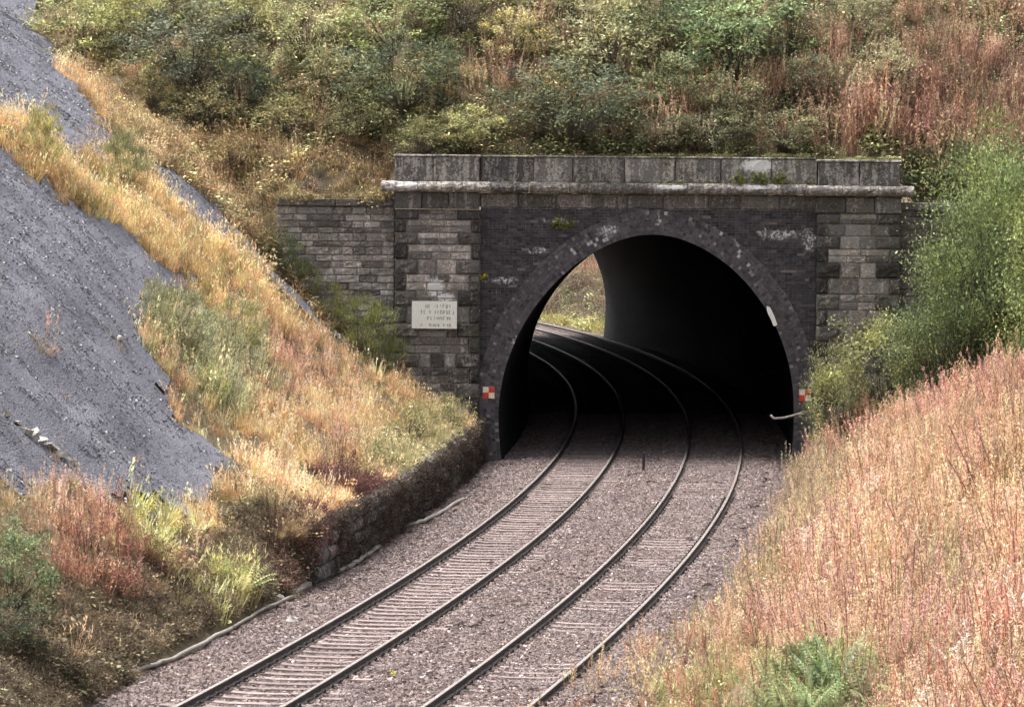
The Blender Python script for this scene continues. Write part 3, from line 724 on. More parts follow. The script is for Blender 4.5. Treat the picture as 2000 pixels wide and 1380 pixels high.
# portal markers: 2 x 2 red and cream chequers
for (u, v, lab) in ((954.5, 766, 'red and cream chequered square marker on the left of the arch'), (1572, 771, 'red and cream chequered square marker on the right, leaves in front')):
    x, zc = P(u, v); r = .165; y = YP - .06
    T = empty('portal_marker', (x, y, zc - r), lab, 'marker board', 'chequered portal markers')
    mb = MB(); mb.box(x - r, x + r, y - .012, y + .012, zc - r, zc + r); under(mb.build('board', M['steel']), T)
    for i in (0, 1):
        for j in (0, 1):
            mb = MB(); mb.box(x - r * .97 + i * r * .985, x - r * .97 + (i + 1) * r * .955, y - .017, y - .0135, zc - r * .97 + j * r * .985, zc - r * .97 + (j + 1) * r * .955)
            under(mb.build('square', M['red' if i == j else 'cream']), T)
    for j in (-1, 1):
        mb = MB(); mb.box(x - .02, x + .02, y + .014, YP + .04, zc + j * .1 - .02, zc + j * .1 + .02); under(mb.build('bracket', M['steel']), T)
# weathered sign on the left pier, lettering worn past reading
x0, zt = P(805, 587); x1, zb = P(892.5, 641); y = YP - .30
T = empty('name_board', ((x0 + x1) / 2, y, zb), 'white sign board with worn dark lettering on the left pier', 'sign')
mb = MB(); mb.box(x0, x1, y - .02, y + .03, zb, zt); under(mb.build('board', M['white']), T)
rows = [(.82, .30, .82, .085), (.60, .06, .93, .085), (.38, .28, .86, .065), (.13, .2, .88, .07)]
W_, H_ = x1 - x0, zt - zb
for (rz, a, b, hh) in rows:
    mb = MB(); x = a
    while x < b:
        cw = random.uniform(.045, .065)
        if random.random() < .82:
            X_ = x0 + x * W_; Zc = zb + rz * H_; h2 = hh * H_ * random.uniform(.7, 1.0); wpx = cw * W_ * .85; tk = .02
            for seg in random.sample(range(5), random.choice((2, 3, 3))):
                bx = {0: (X_, X_ + tk, Zc - h2, Zc + h2), 1: (X_ + wpx - tk, X_ + wpx, Zc - h2, Zc + h2 * .7), 2: (X_ + tk, X_ + wpx - tk, Zc + h2 - tk, Zc + h2), 3: (X_ + tk, X_ + wpx - tk, Zc - tk / 2, Zc + tk / 2), 4: (X_ + tk, X_ + wpx - tk, Zc - h2, Zc - h2 + tk)}[seg]
                mb.box(bx[0], bx[1], y - .0235, y - .0205, bx[2], bx[3])
        x += cw + .008
    under(mb.build('lettering', M['faded']), T)
for i in (0, 1):
    mb = MB(); xx = x0 + W_ * (.2 + .6 * i); mb.box(xx - .03, xx + .03, y + .031, YP - .19, zb + .1, zt - .1); under(mb.build('bracket', M['steel']), T)
# white paint mark on the right arris of the arch
mb = MB(); px = [(1497, 597), (1504, 600), (1512, 617), (1518, 634), (1511, 637), (1506, 625), (1498, 608)]
V = [(P(u, v)[0], YP - .085, P(u, v)[1]) for u, v in px]; mb.add(V + [(a, YP + .02, c) for a, b, c in V], [tuple(range(7))] + [(k, k + 7, (k + 1) % 7 + 7, (k + 1) % 7) for k in range(7)])
under(mb.build('paint_mark', M['white']), PT)
# bent rail post lying at the right of the mouth
mb = MB(); q = [at(u, v, 124.6) for u, v in ((1505, 810), (1511, 817), (1530, 816), (1550, 811), (1566, 806))]; mb.tube(q, .035, 6)
tag(mb.build('bent_pipe', M['pipe'], smooth=True), 'bent pale pipe end jutting into the tunnel mouth on the right', 'pipe')
# lineside marker stake between the tracks
p = ground_at(1257, 921, -.2); mb = MB(); mb.box(-.035, .035, -.03, .03, 0, .5); mb.box(-.10, .12, -.06, .06, -.02, .05)
o = mb.build('marker_stake', M['chair']); o.location = p; tag(o, 'small dark stake between the tracks at the tunnel mouth', 'stake')

# ------------------------------------------------------------------ plant and stone prototypes (meshes only, used by the stuff objects)
def rv(a, b): return random.uniform(a, b)
def leaf(mb, p, d, up, L, W, shade, part=0.0, fold=.25):
    d = Vector(d).normalized(); s = d.cross(Vector(up)); s = s.normalized() if s.length > 1e-4 else d.orthogonal().normalized(); n = s.cross(d)
    p = Vector(p); m = p + d * L * .45 - n * L * fold * .3
    mb.add([p, m + s * W / 2 + n * W * fold, p + d * L, m - s * W / 2 + n * W * fold], [(0, 1, 2), (0, 2, 3)], shade=shade, part=part)
def blade(mb, p, az, L, lean, W, shade, droop=.5, part=(0, 0, 0, 0, 1)):
    d = Vector((math.cos(az), math.sin(az), 0)); s = Vector((-d.y, d.x, 0)); a = rv(-.9, .9); s = (s * math.cos(a) + d * math.sin(a)) * W / 2
    p = Vector(p); z = Vector((0, 0, 1))
    m = p + d * lean * L * .4 + z * L * .6; t = p + d * lean * L + z * L * (1 - droop * lean)
    mb.add([p - s, p + s, m + s * .8, m - s * .8, t], [(0, 1, 2, 3), (3, 2, 4)], shade=shade, part=part)
def p_grass(n=34, h=.6, spread=.16, W=.013, lean=.75):
    mb = MB()
    for _ in range(n):
        r, a = spread * math.sqrt(random.random()), rv(0, 6.28)
        blade(mb, (r * math.cos(a), r * math.sin(a), -.05), a + rv(-.8, .8), h * rv(.55, 1.1), rv(.1, lean), W * rv(.7, 1.3), rv(.65, 1.3))
    for _ in range(n // 9):                       # seed heads
        r, a = spread * math.sqrt(random.random()), rv(0, 6.28); q = (r * math.cos(a), r * math.sin(a), -.05); L = h * rv(1.1, 1.5); le = rv(.1, .35)
        blade(mb, q, a, L, le, W * .7, rv(.9, 1.3))
        t = Vector(q) + Vector((math.cos(a), math.sin(a), 0)) * le * L + Vector((0, 0, L * (1 - .5 * le)))
        for _ in range(4): leaf(mb, t - Vector((0, 0, rv(0, .14))), (rv(-.5, .5), rv(-.5, .5), 1), (rv(-1, 1), rv(-1, 1), 0), .07, .018, rv(.9, 1.35), 1.0)
    return mb.mesh('grass', M['veg'])
def p_herb(n=5, h=1.15, plume=1.0, leaves=12):
    mb = MB()
    for _ in range(n):
        r, a = .22 * math.sqrt(random.random()), rv(0, 6.28); x, y = r * math.cos(a), r * math.sin(a); H = h * rv(.7, 1.15); lx, ly = rv(-.12, .12), rv(-.12, .12)
        at_ = lambda t: Vector((x + lx * t * t, y + ly * t * t, H * t - .05))
        for k in range(3):
            p, q = at_(k / 3), at_((k + 1) / 3); w_ = .006; sx = Vector((math.cos(a), math.sin(a), 0)) * w_
            mb.add([p - sx, p + sx, q + sx, q - sx], [(0, 1, 2, 3)], shade=.75, part=.0)
        for k in range(leaves):
            t = rv(.15, .72); az = rv(0, 6.28)
            leaf(mb, at_(t), (math.cos(az), math.sin(az), rv(-.5, .6)), (0, 0, 1), rv(.06, .11), rv(.013, .021), rv(.6, 1.25), rv(0, .35))
        for k in range(int(34 * plume)):
            t = rv(.62, 1.0); az = rv(0, 6.28)
            leaf(mb, at_(t), (math.cos(az) * .8, math.sin(az) * .8, rv(.2, 1.1)), (rv(-1, 1), rv(-1, 1), rv(-1, 1)), rv(.035, .066), rv(.012, .019), rv(.7, 1.4), rv(.6, 1.0))
    return mb.mesh('willowherb', M['veg'])
def p_stalk(n=7, h=1.0, head=True):
    mb = MB()
    for _ in range(n):
        r, a = .2 * math.sqrt(random.random()), rv(0, 6.28); x, y = r * math.cos(a), r * math.sin(a); H = h * rv(.6, 1.15); lx, ly = rv(-.18, .18), rv(-.18, .18)
        at_ = lambda t: Vector((x + lx * t, y + ly * t, H * t - .05)); sx = Vector((math.cos(a + 1), math.sin(a + 1), 0)) * .009
        sh = rv(.6, 1.2)
        mb.add([at_(0) - sx, at_(0) + sx, at_(1) + sx * .5, at_(1) - sx * .5], [(0, 1, 2, 3)], shade=sh)
        for k in range(9 if head else 3):
            t = rv(.5, 1.0) if k > 3 else rv(.1, .9); az = rv(0, 6.28)
            leaf(mb, at_(t), (math.cos(az), math.sin(az), rv(.2, 1.4)), (0, 0, 1), rv(.05, .12), rv(.014, .03), rv(.6, 1.3), rv(0, 1))
    return mb.mesh('dead_stalks', M['veg'])
def p_bramble(n=46, r=.38, h=.42, L=.105):
    mb = MB()
    for _ in range(n):
        a, q = rv(0, 6.28), math.sqrt(random.random()); x, y = r * q * math.cos(a), r * q * math.sin(a); z = h * (1 - q * q * .75) * rv(.35, 1.0)
        az = rv(0, 6.28)
        leaf(mb, (x, y, z), (math.cos(az), math.sin(az), rv(-.5, .35)), (rv(-.4, .4), rv(-.4, .4), 1), L * rv(.6, 1.25), L * rv(.5, .85), random.lognormvariate(-.1, .42), max(0, rv(-.6, 1.0)))
    for _ in range(7):
        a = rv(0, 6.28); blade(mb, (0, 0, 0), a, h * rv(.8, 1.4), rv(.3, 1.2), .012, rv(.5, .9), part=0.0)
    return mb.mesh('bramble', M['veg'])
def p_twig(n=40, r=.32, h=.45):
    mb = MB()
    for _ in range(n):
        a, q = rv(0, 6.28), math.sqrt(random.random()); blade(mb, (r * q * math.cos(a) * .5, r * q * math.sin(a) * .5, -.03), a + rv(-.5, .5), h * rv(.5, 1.2), rv(.2, 1.1), .011, rv(.55, 1.3), .6, (0, 0, .4, .4, 1))
    for _ in range(n):
        a, q = rv(0, 6.28), math.sqrt(random.random()); leaf(mb, (r * q * math.cos(a), r * q * math.sin(a), h * rv(.2, .9)), (math.cos(a), math.sin(a), rv(-.4, .8)), (0, 0, 1), rv(.04, .08), rv(.02, .035), rv(.6, 1.3), rv(0, 1))
    return mb.mesh('dead_bracken', M['veg'])
def p_fern(n=9, L=.8):
    mb = MB()
    for k in range(n):
        az = 6.28 * k / n + rv(-.3, .3); ln = L * rv(.75, 1.1); d = Vector((math.cos(az), math.sin(az), 0)); le = rv(.35, .8)
        pt_ = lambda t: d * ln * le * t + Vector((0, 0, ln * (t * 1.05 - .55 * le * t * t)))
        for i in range(13):
            t = .12 + .88 * i / 13; w_ = .17 * L * (1 - t) ** .7 * (1.0 if t > .2 else .6) + .02; s = d.cross(Vector((0, 0, 1)))
            for q in (-1, 1): leaf(mb, pt_(t), s * q + d * .45 + Vector((0, 0, -.15)), (0, 0, 1), w_, w_ * .28 + .008, rv(.75, 1.25), rv(0, .6))
        for i in range(4): 
            p, q = pt_(i / 4), pt_((i + 1) / 4); sx = Vector((-d.y, d.x, 0)) * .006; mb.add([p - sx, p + sx, q + sx, q - sx], [(0, 1, 2, 3)], shade=.8, part=.4)
    return mb
def p_stones(n, size, area, flat=.75, sh=(.5, .2)):
    mb = MB()
    for _ in range(n):
        x, y = rv(-area, area) / 2, rv(-area, area) / 2; s = size * rv(.65, 1.4)
        R = Matrix.Rotation(rv(0, 6.28), 3, 'Z') @ Matrix.Rotation(rv(-.6, .6), 3, 'X') @ Matrix.Rotation(rv(-.6, .6), 3, 'Y')
        V = []
        for k in range(8):
            v = Vector(((1 if k & 1 else -1) * rv(.55, 1.1), (1 if k & 2 else -1) * rv(.5, 1.0), (1 if k & 4 else -1) * rv(.5, 1.0) * flat)) * s / 2
            V.append(R @ v + Vector((x, y, rv(-.2, .35) * size)))
        mb.add(V, [(0, 2, 3, 1), (4, 5, 7, 6), (0, 1, 5, 4), (1, 3, 7, 5), (3, 2, 6, 7), (2, 0, 4, 6)], shade=min(1, max(0, random.gauss(*sh))))
    return mb
def proto(me): return bpy.data.objects.new('proto_' + me.name, me)

def scatter(name, protos, P, rot, scl, kind, tint=None, tip=None, label=None):
    "one stuff object: a cloud of points with a geometry-nodes instancer"
    n = len(P); me = bpy.data.meshes.new(name); me.vertices.add(n); me.vertices.foreach_set('co', np.asarray(P, np.float32).ravel())
    def put(nm, ty, fld, arr): a = me.attributes.new(nm, ty, 'POINT'); a.data.foreach_set(fld, np.asarray(arr).ravel())
    put('rot', 'FLOAT_VECTOR', 'vector', np.asarray(rot, np.float32)); put('scl', 'FLOAT', 'value', np.asarray(scl, np.float32)); put('kindidx', 'INT', 'value', np.asarray(kind, np.int32))
    if tint is not None:
        one = np.ones((n, 1)); put('tint', 'FLOAT_COLOR', 'color', np.hstack([tint, one]).astype(np.float32)); put('tip', 'FLOAT_COLOR', 'color', np.hstack([tip, one]).astype(np.float32))
    o = link(name, me); tag(o, label, None, None, 'stuff')
    g = bpy.data.node_groups.new(name, 'GeometryNodeTree')
    g.interface.new_socket('Geometry', in_out='INPUT', socket_type='NodeSocketGeometry'); g.interface.new_socket('Geometry', in_out='OUTPUT', socket_type='NodeSocketGeometry')
    N = g.nodes; gi = N.new('NodeGroupInput'); go = N.new('NodeGroupOutput'); ip = N.new('GeometryNodeInstanceOnPoints'); jn = N.new('GeometryNodeJoinGeometry')
    for q in reversed(protos):
        oi = N.new('GeometryNodeObjectInfo'); oi.inputs['Object'].default_value = q; oi.inputs['As Instance'].default_value = False
        g2 = N.new('GeometryNodeGeometryToInstance'); g.links.new(oi.outputs['Geometry'], g2.inputs[0]); g.links.new(g2.outputs[0], jn.inputs[0])
    def named(nm, ty): x = N.new('GeometryNodeInputNamedAttribute'); x.data_type = ty; x.inputs['Name'].default_value = nm; return x.outputs['Attribute']
    g.links.new(gi.outputs[0], ip.inputs['Points']); g.links.new(jn.outputs[0], ip.inputs['Instance']); ip.inputs['Pick Instance'].default_value = True
    g.links.new(named('kindidx', 'INT'), ip.inputs['Instance Index']); g.links.new(named('rot', 'FLOAT_VECTOR'), ip.inputs['Rotation']); g.links.new(named('scl', 'FLOAT'), ip.inputs['Scale'])
    g.links.new(ip.outputs[0], go.inputs[0]); m = o.modifiers.new('scatter', 'NODES'); m.node_group = g
    return o

# ------------------------------------------------------------------ ballast and loose shale
bst = []
for k in range(4):
    bst.append(proto(p_stones(140, .063, .6).mesh('ballast', M['ballast'])))
ss, oo = np.meshgrid(np.arange(s_at(60.), s_at(150.), .36), np.arange(-4.36, 4.05, .36))
ss = ss.ravel() + RNG.uniform(-.12, .12, ss.size); oo = oo.ravel() + RNG.uniform(-.1, .1, oo.size)
x, y, t = on_track(ss, oo); zb = np.interp(oo, ov, zv) + fbm(x * .8, y * .8, 91) * .05 + .008
inbay = np.minimum(abs(oo - SP / 2), abs(oo + SP / 2)) < 1.3
tc = np.minimum(abs(oo - SP / 2), abs(oo + SP / 2)); zb = np.where(inbay, np.where(tc < .62, np.where(oo < 0, -.206, -.198), np.where(tc < 1.0, -.178, -.158)), zb)
zb = zb + np.where(inbay & (oo > 0), .03 * sstep(-.1, .2, fbm(x * .5, y * .5, 47)), 0)
scatter('ballast', bst, np.stack([x, y, zb], 1), np.stack([0 * x, 0 * x, RNG.uniform(0, 6.28, x.size)], 1), RNG.uniform(.9, 1.1, x.size), RNG.integers(0, 4, x.size))
sh = [proto(p_stones(18, .045, 1.0, .35, (.5, .25)).mesh('shale', M['bits'])) for _ in range(3)]
n = 9000; x = RNG.uniform(-20, -4, n); y = RNG.uniform(64, 145, n); k = SCREE_MASK(x, y); x, y = x[k], y[k]
z = height(x, y) + .10 + fbm(x * 1.2, y * .5, 81) * .07
e = .3; gx = (height(x + e, y) - height(x - e, y)) / (2 * e); gy = (height(x, y + e) - height(x, y - e)) / (2 * e)
scatter('loose_shale', sh, np.stack([x, y, z], 1), np.stack([np.arctan(gy), -np.arctan(gx), 0 * x], 1), RNG.uniform(.5, 1.1, x.size), RNG.integers(0, 3, x.size))

# ------------------------------------------------------------------ ground cover, grass and herbs
GR = [proto(p_grass()) for _ in range(3)] + [proto(p_grass(40, .45, .2, .012, 1.1)) for _ in range(2)]
HE = [proto(p_herb()) for _ in range(4)]
SK = [proto(p_stalk()) for _ in range(3)]
BR = [proto(p_bramble()) for _ in range(4)]
TW = [proto(p_twig()) for _ in range(3)]
FE = [proto(p_fern().mesh('fern', M['veg'])) for _ in range(2)]
ALL = GR + HE + SK + BR + TW + FE
KI = {}; _c = 0
for nm, L in (('grass', GR), ('herb', HE), ('stalk', SK), ('bramble', BR), ('twig', TW), ('fern', FE)): KI[nm] = (_c, len(L)); _c += len(L)
# per zone: density per square metre and a list of (plant, weight, size, body colour, tip colour) in sRGB
MIX = {
 'bramble': (28, [('bramble', 6, 1.0, (92, 98, 52), (150, 150, 84)), ('bramble', 4, 1.0, (112, 108, 58), (172, 160, 98)), ('bramble', 2, .9, (70, 80, 50), (120, 128, 80)), ('grass', 1.4, .9, (150, 140, 80), (190, 170, 110)), ('twig', 4, 1.15, (112, 88, 62), (156, 126, 84)), ('stalk', 1.6, .9, (128, 98, 72), (172, 138, 100))]),
 'heath': (26, [('twig', 5, 1.15, (128, 98, 62), (178, 140, 88)), ('grass', 4, .75, (168, 130, 74), (205, 170, 108)), ('bramble', 3, .85, (120, 108, 56), (186, 168, 96)), ('twig', 2, .9, (96, 76, 60), (140, 112, 84))]),
 'dark': (16, [('twig', 5, .9, (84, 70, 74), (116, 98, 98)), ('bramble', 1, .8, (100, 100, 60), (150, 140, 90))]),
 'rust': (26, [('stalk', 5, 1.05, (140, 98, 70), (188, 142, 104)), ('herb', 2, .9, (138, 106, 72), (196, 160, 118)), ('bramble', 7, 1.0, (98, 98, 60), (150, 146, 92)), ('twig', 1, 1, (96, 72, 58), (140, 108, 84))]),
 'deeprust': (24, [('stalk', 8, 1.1, (138, 90, 68), (180, 130, 98)), ('herb', 2, .9, (140, 102, 76), (194, 152, 118)), ('bramble', 3, .9, (100, 96, 62), (150, 140, 92))]),
 'yellow': (30, [('grass', 8, 1.05, (198, 152, 86), (226, 186, 122)), ('grass', 3, 1.1, (166, 148, 80), (204, 184, 116)), ('grass', 3, 1.0, (204, 140, 82), (230, 178, 120)), ('bramble', 1, .8, (128, 124, 70), (176, 164, 100)), ('twig', .6, .8, (170, 130, 80), (210, 170, 110))]),
 'orange': (29, [('grass', 7, .95, (206, 150, 90), (240, 190, 130)), ('grass', 3, 1.0, (200, 166, 98), (236, 204, 140)), ('herb', 2, .75, (198, 138, 92), (242, 192, 146)), ('twig', 1.3, .8, (160, 112, 74), (214, 160, 108)), ('bramble', .5, .7, (130, 124, 66), (190, 176, 100))]),
 'pinkish': (20, [('herb', 7, .75, (206, 136, 100), (244, 188, 152)), ('grass', 5, .95, (212, 156, 104), (244, 196, 144)), ('stalk', 1, .8, (170, 106, 80), (220, 150, 118))]),
 'sage': (22, [('grass', 5, 1.05, (158, 150, 90), (200, 186, 124)), ('herb', 3, .85, (138, 142, 92), (186, 182, 128)), ('grass', 3, 1.0, (198, 162, 90), (228, 194, 124))]),
 'olive': (24, [('grass', 5, .8, (150, 138, 80), (196, 180, 112)), ('bramble', 3, .8, (128, 124, 66), (186, 176, 104)), ('twig', 1, .8, (110, 92, 66), (150, 130, 90))]),
 'tan': (22, [('grass', 5, .8, (150, 116, 72), (190, 154, 104)), ('twig', 4, .9, (112, 88, 62), (156, 126, 88)), ('bramble', 2, .85, (96, 92, 58), (146, 136, 86))]),
 'straw': (22, [('grass', 5, .85, (172, 136, 86), (210, 174, 118)), ('twig', 3, .9, (138, 106, 68), (188, 150, 98)), ('bramble', 3, .85, (116, 110, 60), (176, 160, 90)), ('herb', 1.5, .7, (176, 122, 88), (220, 168, 126))]),
 'redbrown': (20, [('twig', 6, 1.1, (138, 82, 62), (186, 116, 86)), ('herb', 3, .75, (160, 96, 74), (206, 140, 108)), ('grass', 2, .8, (176, 132, 82), (214, 172, 112))]),
 'darkbrown': (20, [('twig', 7, .95, (84, 70, 54), (126, 106, 78)), ('bramble', 3, .85, (86, 88, 56), (136, 132, 84)), ('grass', 1.6, .7, (142, 118, 76), (180, 154, 104))]),
 'ygreen': (24, [('grass', 5, .95, (164, 158, 72), (208, 200, 112)), ('fern', 1.2, .75, (160, 166, 82), (204, 204, 120)), ('grass', 2, .9, (190, 156, 90), (224, 190, 124))]),
 'crimson': (20, [('twig', 8, 1.15, (98, 56, 54), (136, 84, 76)), ('stalk', 2, .8, (104, 60, 56), (140, 90, 80)), ('bramble', 1, .8, (100, 80, 60), (140, 110, 80))]),
 'pink': (26, [('herb', 9, 1.0, (196, 122, 94), (250, 196, 166)), ('herb', 4, 1.0, (206, 146, 100), (248, 206, 160)), ('grass', 4, 1.15, (192, 148, 98), (236, 196, 144)), ('herb', 2, .95, (196, 100, 78), (240, 160, 136)), ('bramble', 2, 1.0, (120, 108, 74), (176, 150, 108)), ('twig', 1.5, .9, (112, 84, 66), (160, 124, 96)), ('stalk', .8, 1.0, (150, 104, 80), (206, 150, 118))]),
 'peach': (28, [('herb', 8, 1.0, (204, 142, 94), (250, 204, 158)), ('grass', 5, 1.15, (212, 160, 98), (246, 204, 146)), ('herb', 2, 1.0, (196, 122, 92), (246, 188, 154)), ('grass', 1, 1.0, (160, 140, 82), (200, 180, 120))]),
 'beige': (28, [('grass', 6, 1.05, (176, 144, 96), (220, 188, 138)), ('herb', 5, .85, (160, 128, 90), (222, 186, 146)), ('grass', 3, .95, (142, 130, 80), (186, 170, 116)), ('twig', 1, .9, (120, 96, 74), (170, 140, 108))]),
 'greenish': (18, [('grass', 5, 1.0, (168, 152, 90), (216, 196, 130)), ('bramble', 2.5, .9, (130, 128, 70), (188, 180, 110)), ('herb', 3, .8, (184, 132, 92), (236, 188, 146)), ('grass', 2, .9, (140, 138, 78), (190, 180, 110)), ('herb', .5, .9, (196, 92, 66), (226, 130, 100))]),
 'fern': (14, [('fern', 3, .95, (100, 116, 62), (146, 156, 90)), ('grass', 3, .9, (138, 138, 78), (186, 178, 110)), ('herb', 1.2, .9, (190, 130, 90), (236, 186, 144))]),
 'farbank': (14, [('bramble', 4, .9, (110, 112, 62), (160, 154, 92)), ('twig', 3, 1.3, (110, 88, 72), (150, 124, 100)), ('grass', 1, .8, (150, 136, 84), (190, 170, 110))]),
 'farorange': (14, [('twig', 4, 1.2, (140, 98, 72), (176, 132, 98)), ('herb', 2, 1.0, (150, 110, 82), (186, 146, 110)), ('bramble', 2, 1.0, (104, 104, 64), (150, 144, 90))]),
 'farlime': (18, [('grass', 6, .6, (176, 164, 70), (216, 200, 104)), ('bramble', 2, 1, (130, 132, 66), (180, 176, 96))]),
}
def tone(c, sat=.66):
    c = np.array(c, float); g = c @ np.array([.3, .59, .11]); return np.array(lin(tuple(g + (c - g) * sat)))
names = list(MIX); flat = [(nm, i) for nm in names for i in range(len(MIX[nm][1]))]
LINC = {}
for nm in names:
    for i, (pl_, w_, sz, a, b) in enumerate(MIX[nm][1]): k_ = 1.17 if nm in ('bramble', 'heath', 'rust', 'deeprust') else 1.0; s_ = .68 if nm in ('pink', 'peach', 'beige', 'greenish') else .66 if nm in ('yellow', 'orange', 'pinkish') else .60; k_ = 1.03 if nm in ('yellow', 'orange') else k_; k_ = .94 if nm in ('pink', 'peach', 'beige', 'greenish') else k_; LINC[(nm, i)] = (tone([min(255, c * k_ + 4) for c in a], s_), tone([min(255, c * k_ + 4) for c in b], s_))
def zone_ids(x, y):
    jx = x + fbm(x * .9, y * .9, 131) * 1.0; jy = y + fbm(x * .9, y * .7, 141) * 2.2
    d = x - xm(y)
    z = np.where(y > YP + .4, names.index('bramble'), np.where(d < 0, names.index('straw'), names.index('pink')))
    for nm, P in ZONES: z = np.where(in_poly(jx, jy, P), names.index(nm), z)
    return z
def plant(name, x, y, dens0, zid=None, zf=height, label=None):
    "thin the candidates (dens0 per square metre) to each zone's density and scatter them"
    zid = zone_ids(x, y) if zid is None else zid
    dz = np.array([MIX[nm][0] for nm in names])[zid]
    patch = np.clip(.62 + 1.5 * fbm(x * .7, y * .45, 333), .12, 1.15); patch = np.where(y > YP, np.maximum(patch, 1.0), patch); keep = RNG.random(x.size) < dz / dens0 * patch
    x, y, zid = x[keep], y[keep], zid[keep]; z = zf(x, y)
    u, v = project(x, y, z + .4); keep = (u > -200) & (u < 2200) & (v > -220) & (v < 1640); x, y, z, zid = x[keep], y[keep], z[keep], zid[keep]
    n = x.size; kind = np.zeros(n, int); scl = np.ones(n); tint = np.zeros((n, 3)); tip = np.zeros((n, 3))
    clump = vnoise(x * .9, y * .9, 201) + .5                       # neighbouring plants favour the same kind
    pick = np.clip(clump * .55 + RNG.random(n) * .62 - .08, 0, .999)
    for i, nm in enumerate(names):
        m = zid == i
        if not m.any(): continue
        ent = MIX[nm][1]; cw = np.cumsum([e[1] for e in ent]); cw = cw / cw[-1]
        r = np.where(RNG.random(n) < .6, RNG.random(n), pick)
        j = np.searchsorted(cw, r)
        for q, (pl_, w_, sz, a, b) in enumerate(ent):
            mm = m & (j == q); k = int(mm.sum())
            if not k: continue
            b0, nn = KI[pl_]; kind[mm] = b0 + RNG.integers(0, nn, k); scl[mm] = sz * RNG.uniform(.6, 1.28, k) * (1 + .7 * fbm(x[mm] * .6, y[mm] * .4, 351)) * (.78 if nm in ('pink', 'peach', 'beige', 'greenish') else .78 if nm in ('yellow', 'orange', 'pinkish', 'straw') else 1.0)
            A, B = LINC[(nm, q)]; br = (RNG.lognormal(0, .28, (k, 1)) * (1 + .5 * fbm(x[mm] * .5, y[mm] * .35, 301)[:, None])); hue = 1 + RNG.normal(0, .06, (k, 3))
            tint[mm] = A * br * hue; tip[mm] = B * br * hue
    rot = np.stack([RNG.normal(0, .12, n) + .5 * fbm(x * .5, y * .35, 361), RNG.normal(0, .12, n) + .5 * fbm(x * .5, y * .35, 371), RNG.uniform(0, 6.28, n)], 1)
    scl = scl * np.interp(y, [34, 72], [.66, 1.0])
    return scatter(name, ALL, np.stack([x, y, z - .02], 1), rot, scl, kind, np.clip(tint, .005, .85), np.clip(tip, .005, .9), label)
def field(x0, x1, y0, y1, dens): n = int((x1 - x0) * (y1 - y0) * dens); return RNG.uniform(x0, x1, n), RNG.uniform(y0, y1, n)
DN = 30
x, y = field(-24, 4, 58, 127, DN); d = x - xm(y); lim = np.where(y > 87, -4.5 - wall_shift(y), -4.5)
k = (d < lim) & (y < 126.0) & (~SCREE_MASK(x, y) | (RNG.random(x.size) < .012))
plant('bank_grass', x[k], y[k], DN, label='dry grass and low plants over the left bank')
x, y = field(-6, 17, 30, 126, DN); d = x - xm(y); e = 3.95 - 1.15 * (1 - sstep(70, 86, y)) + .35 * fbm(x * .8, y * .8, 401) * 2
k = (d > e) & (y < 125.8)
plant('willowherb', x[k], y[k], DN, label='faded willowherb and dry grass over the right bank')
x, y = field(-24, 19, 126.6, 150, DN); k = ~SCREE_MASK(x, y) & ~((x > -6.6) & (x < 14) & (y < 126.8))
plant('hill_scrub', x[k], y[k], DN, label='brambles and dead stalks over the hillside')
x, y = field(-12, 18, 222.6, 280, DN); d = x - xm(y); k = (d > 4.3) & (d < 15)
dd = d[k]; zid = np.where(dd < 4.9, names.index('farlime'), np.where(dd > 8.6, names.index('farorange'), names.index('farbank')))
plant('far_bank_scrub', x[k], y[k], DN, zid, bank, 'scrub on the bank beyond the far end of the tunnel')
# dead growth hanging over the retaining wall
n = 3000; s = RNG.uniform(s_at(87.), s_at(125.8), n); zz = RNG.uniform(-.35, 1.0, n); x, y, t = on_track(s, -4.31 + .12 * RNG.random(n) - wall_shift(87 + s - s_at(87.)))
kk = np.where(RNG.random(n) < .7, KI['twig'][0] + RNG.integers(0, 3, n), KI['bramble'][0] + RNG.integers(0, 4, n))
c0 = np.array(lin((68, 60, 57))); c1 = np.array(lin((104, 93, 84))); br = RNG.lognormal(0, .3, (n, 1))
keep = (fbm(s * .35, zz * 1.2, 77) > -.10) | (zz > .8)
scatter('dead_ivy', ALL, np.stack([x, y, zz], 1)[keep], np.stack([RNG.normal(2.2, .5, n), RNG.normal(0, .4, n), math.pi / 2 - t + RNG.normal(0, .3, n)], 1)[keep], RNG.uniform(.35, .7, n)[keep], kk[keep], (c0 * br)[keep], (c1 * br)[keep], 'dead dark growth hanging over the low retaining wall')

# moss and trailing growth along the parapet top and the string course
n = 900; u = RNG.uniform(940, 1760, n); top = RNG.random(n) < .72; top |= (u > 1600)
xx = np.array([P(a, 330)[0] for a in u]); zz = np.where(top, np.array([P(a, np.interp(a, [938, 1597, 1598, 1760], [305, 305, 311, 311]))[1] for a in u]), np.array([P(a, 358)[1] for a in u]))
keep = (fbm(xx * .8, zz * 0 + 3, 501) > -.05) | (RNG.random(n) < .25)
yy2 = np.where(top, YP + RNG.uniform(-.05, .6, n), YP - .10 + RNG.uniform(-.06, .03, n))
c0 = np.array(tone((112, 116, 66))); c1 = np.array(tone((170, 166, 98))); br = RNG.lognormal(0, .3, (n, 1))
nw = 330; uw = RNG.uniform(536, 771, nw); xw = np.array([P(a, 388)[0] for a in uw]); zw = np.array([P(a, 389)[1] for a in uw]); yw = YP + RNG.uniform(-.12, .5, nw); wi = RNG.random(nw) < .25 + .9 * (fbm(xw * 1.3, xw * 0, 511) + .15)
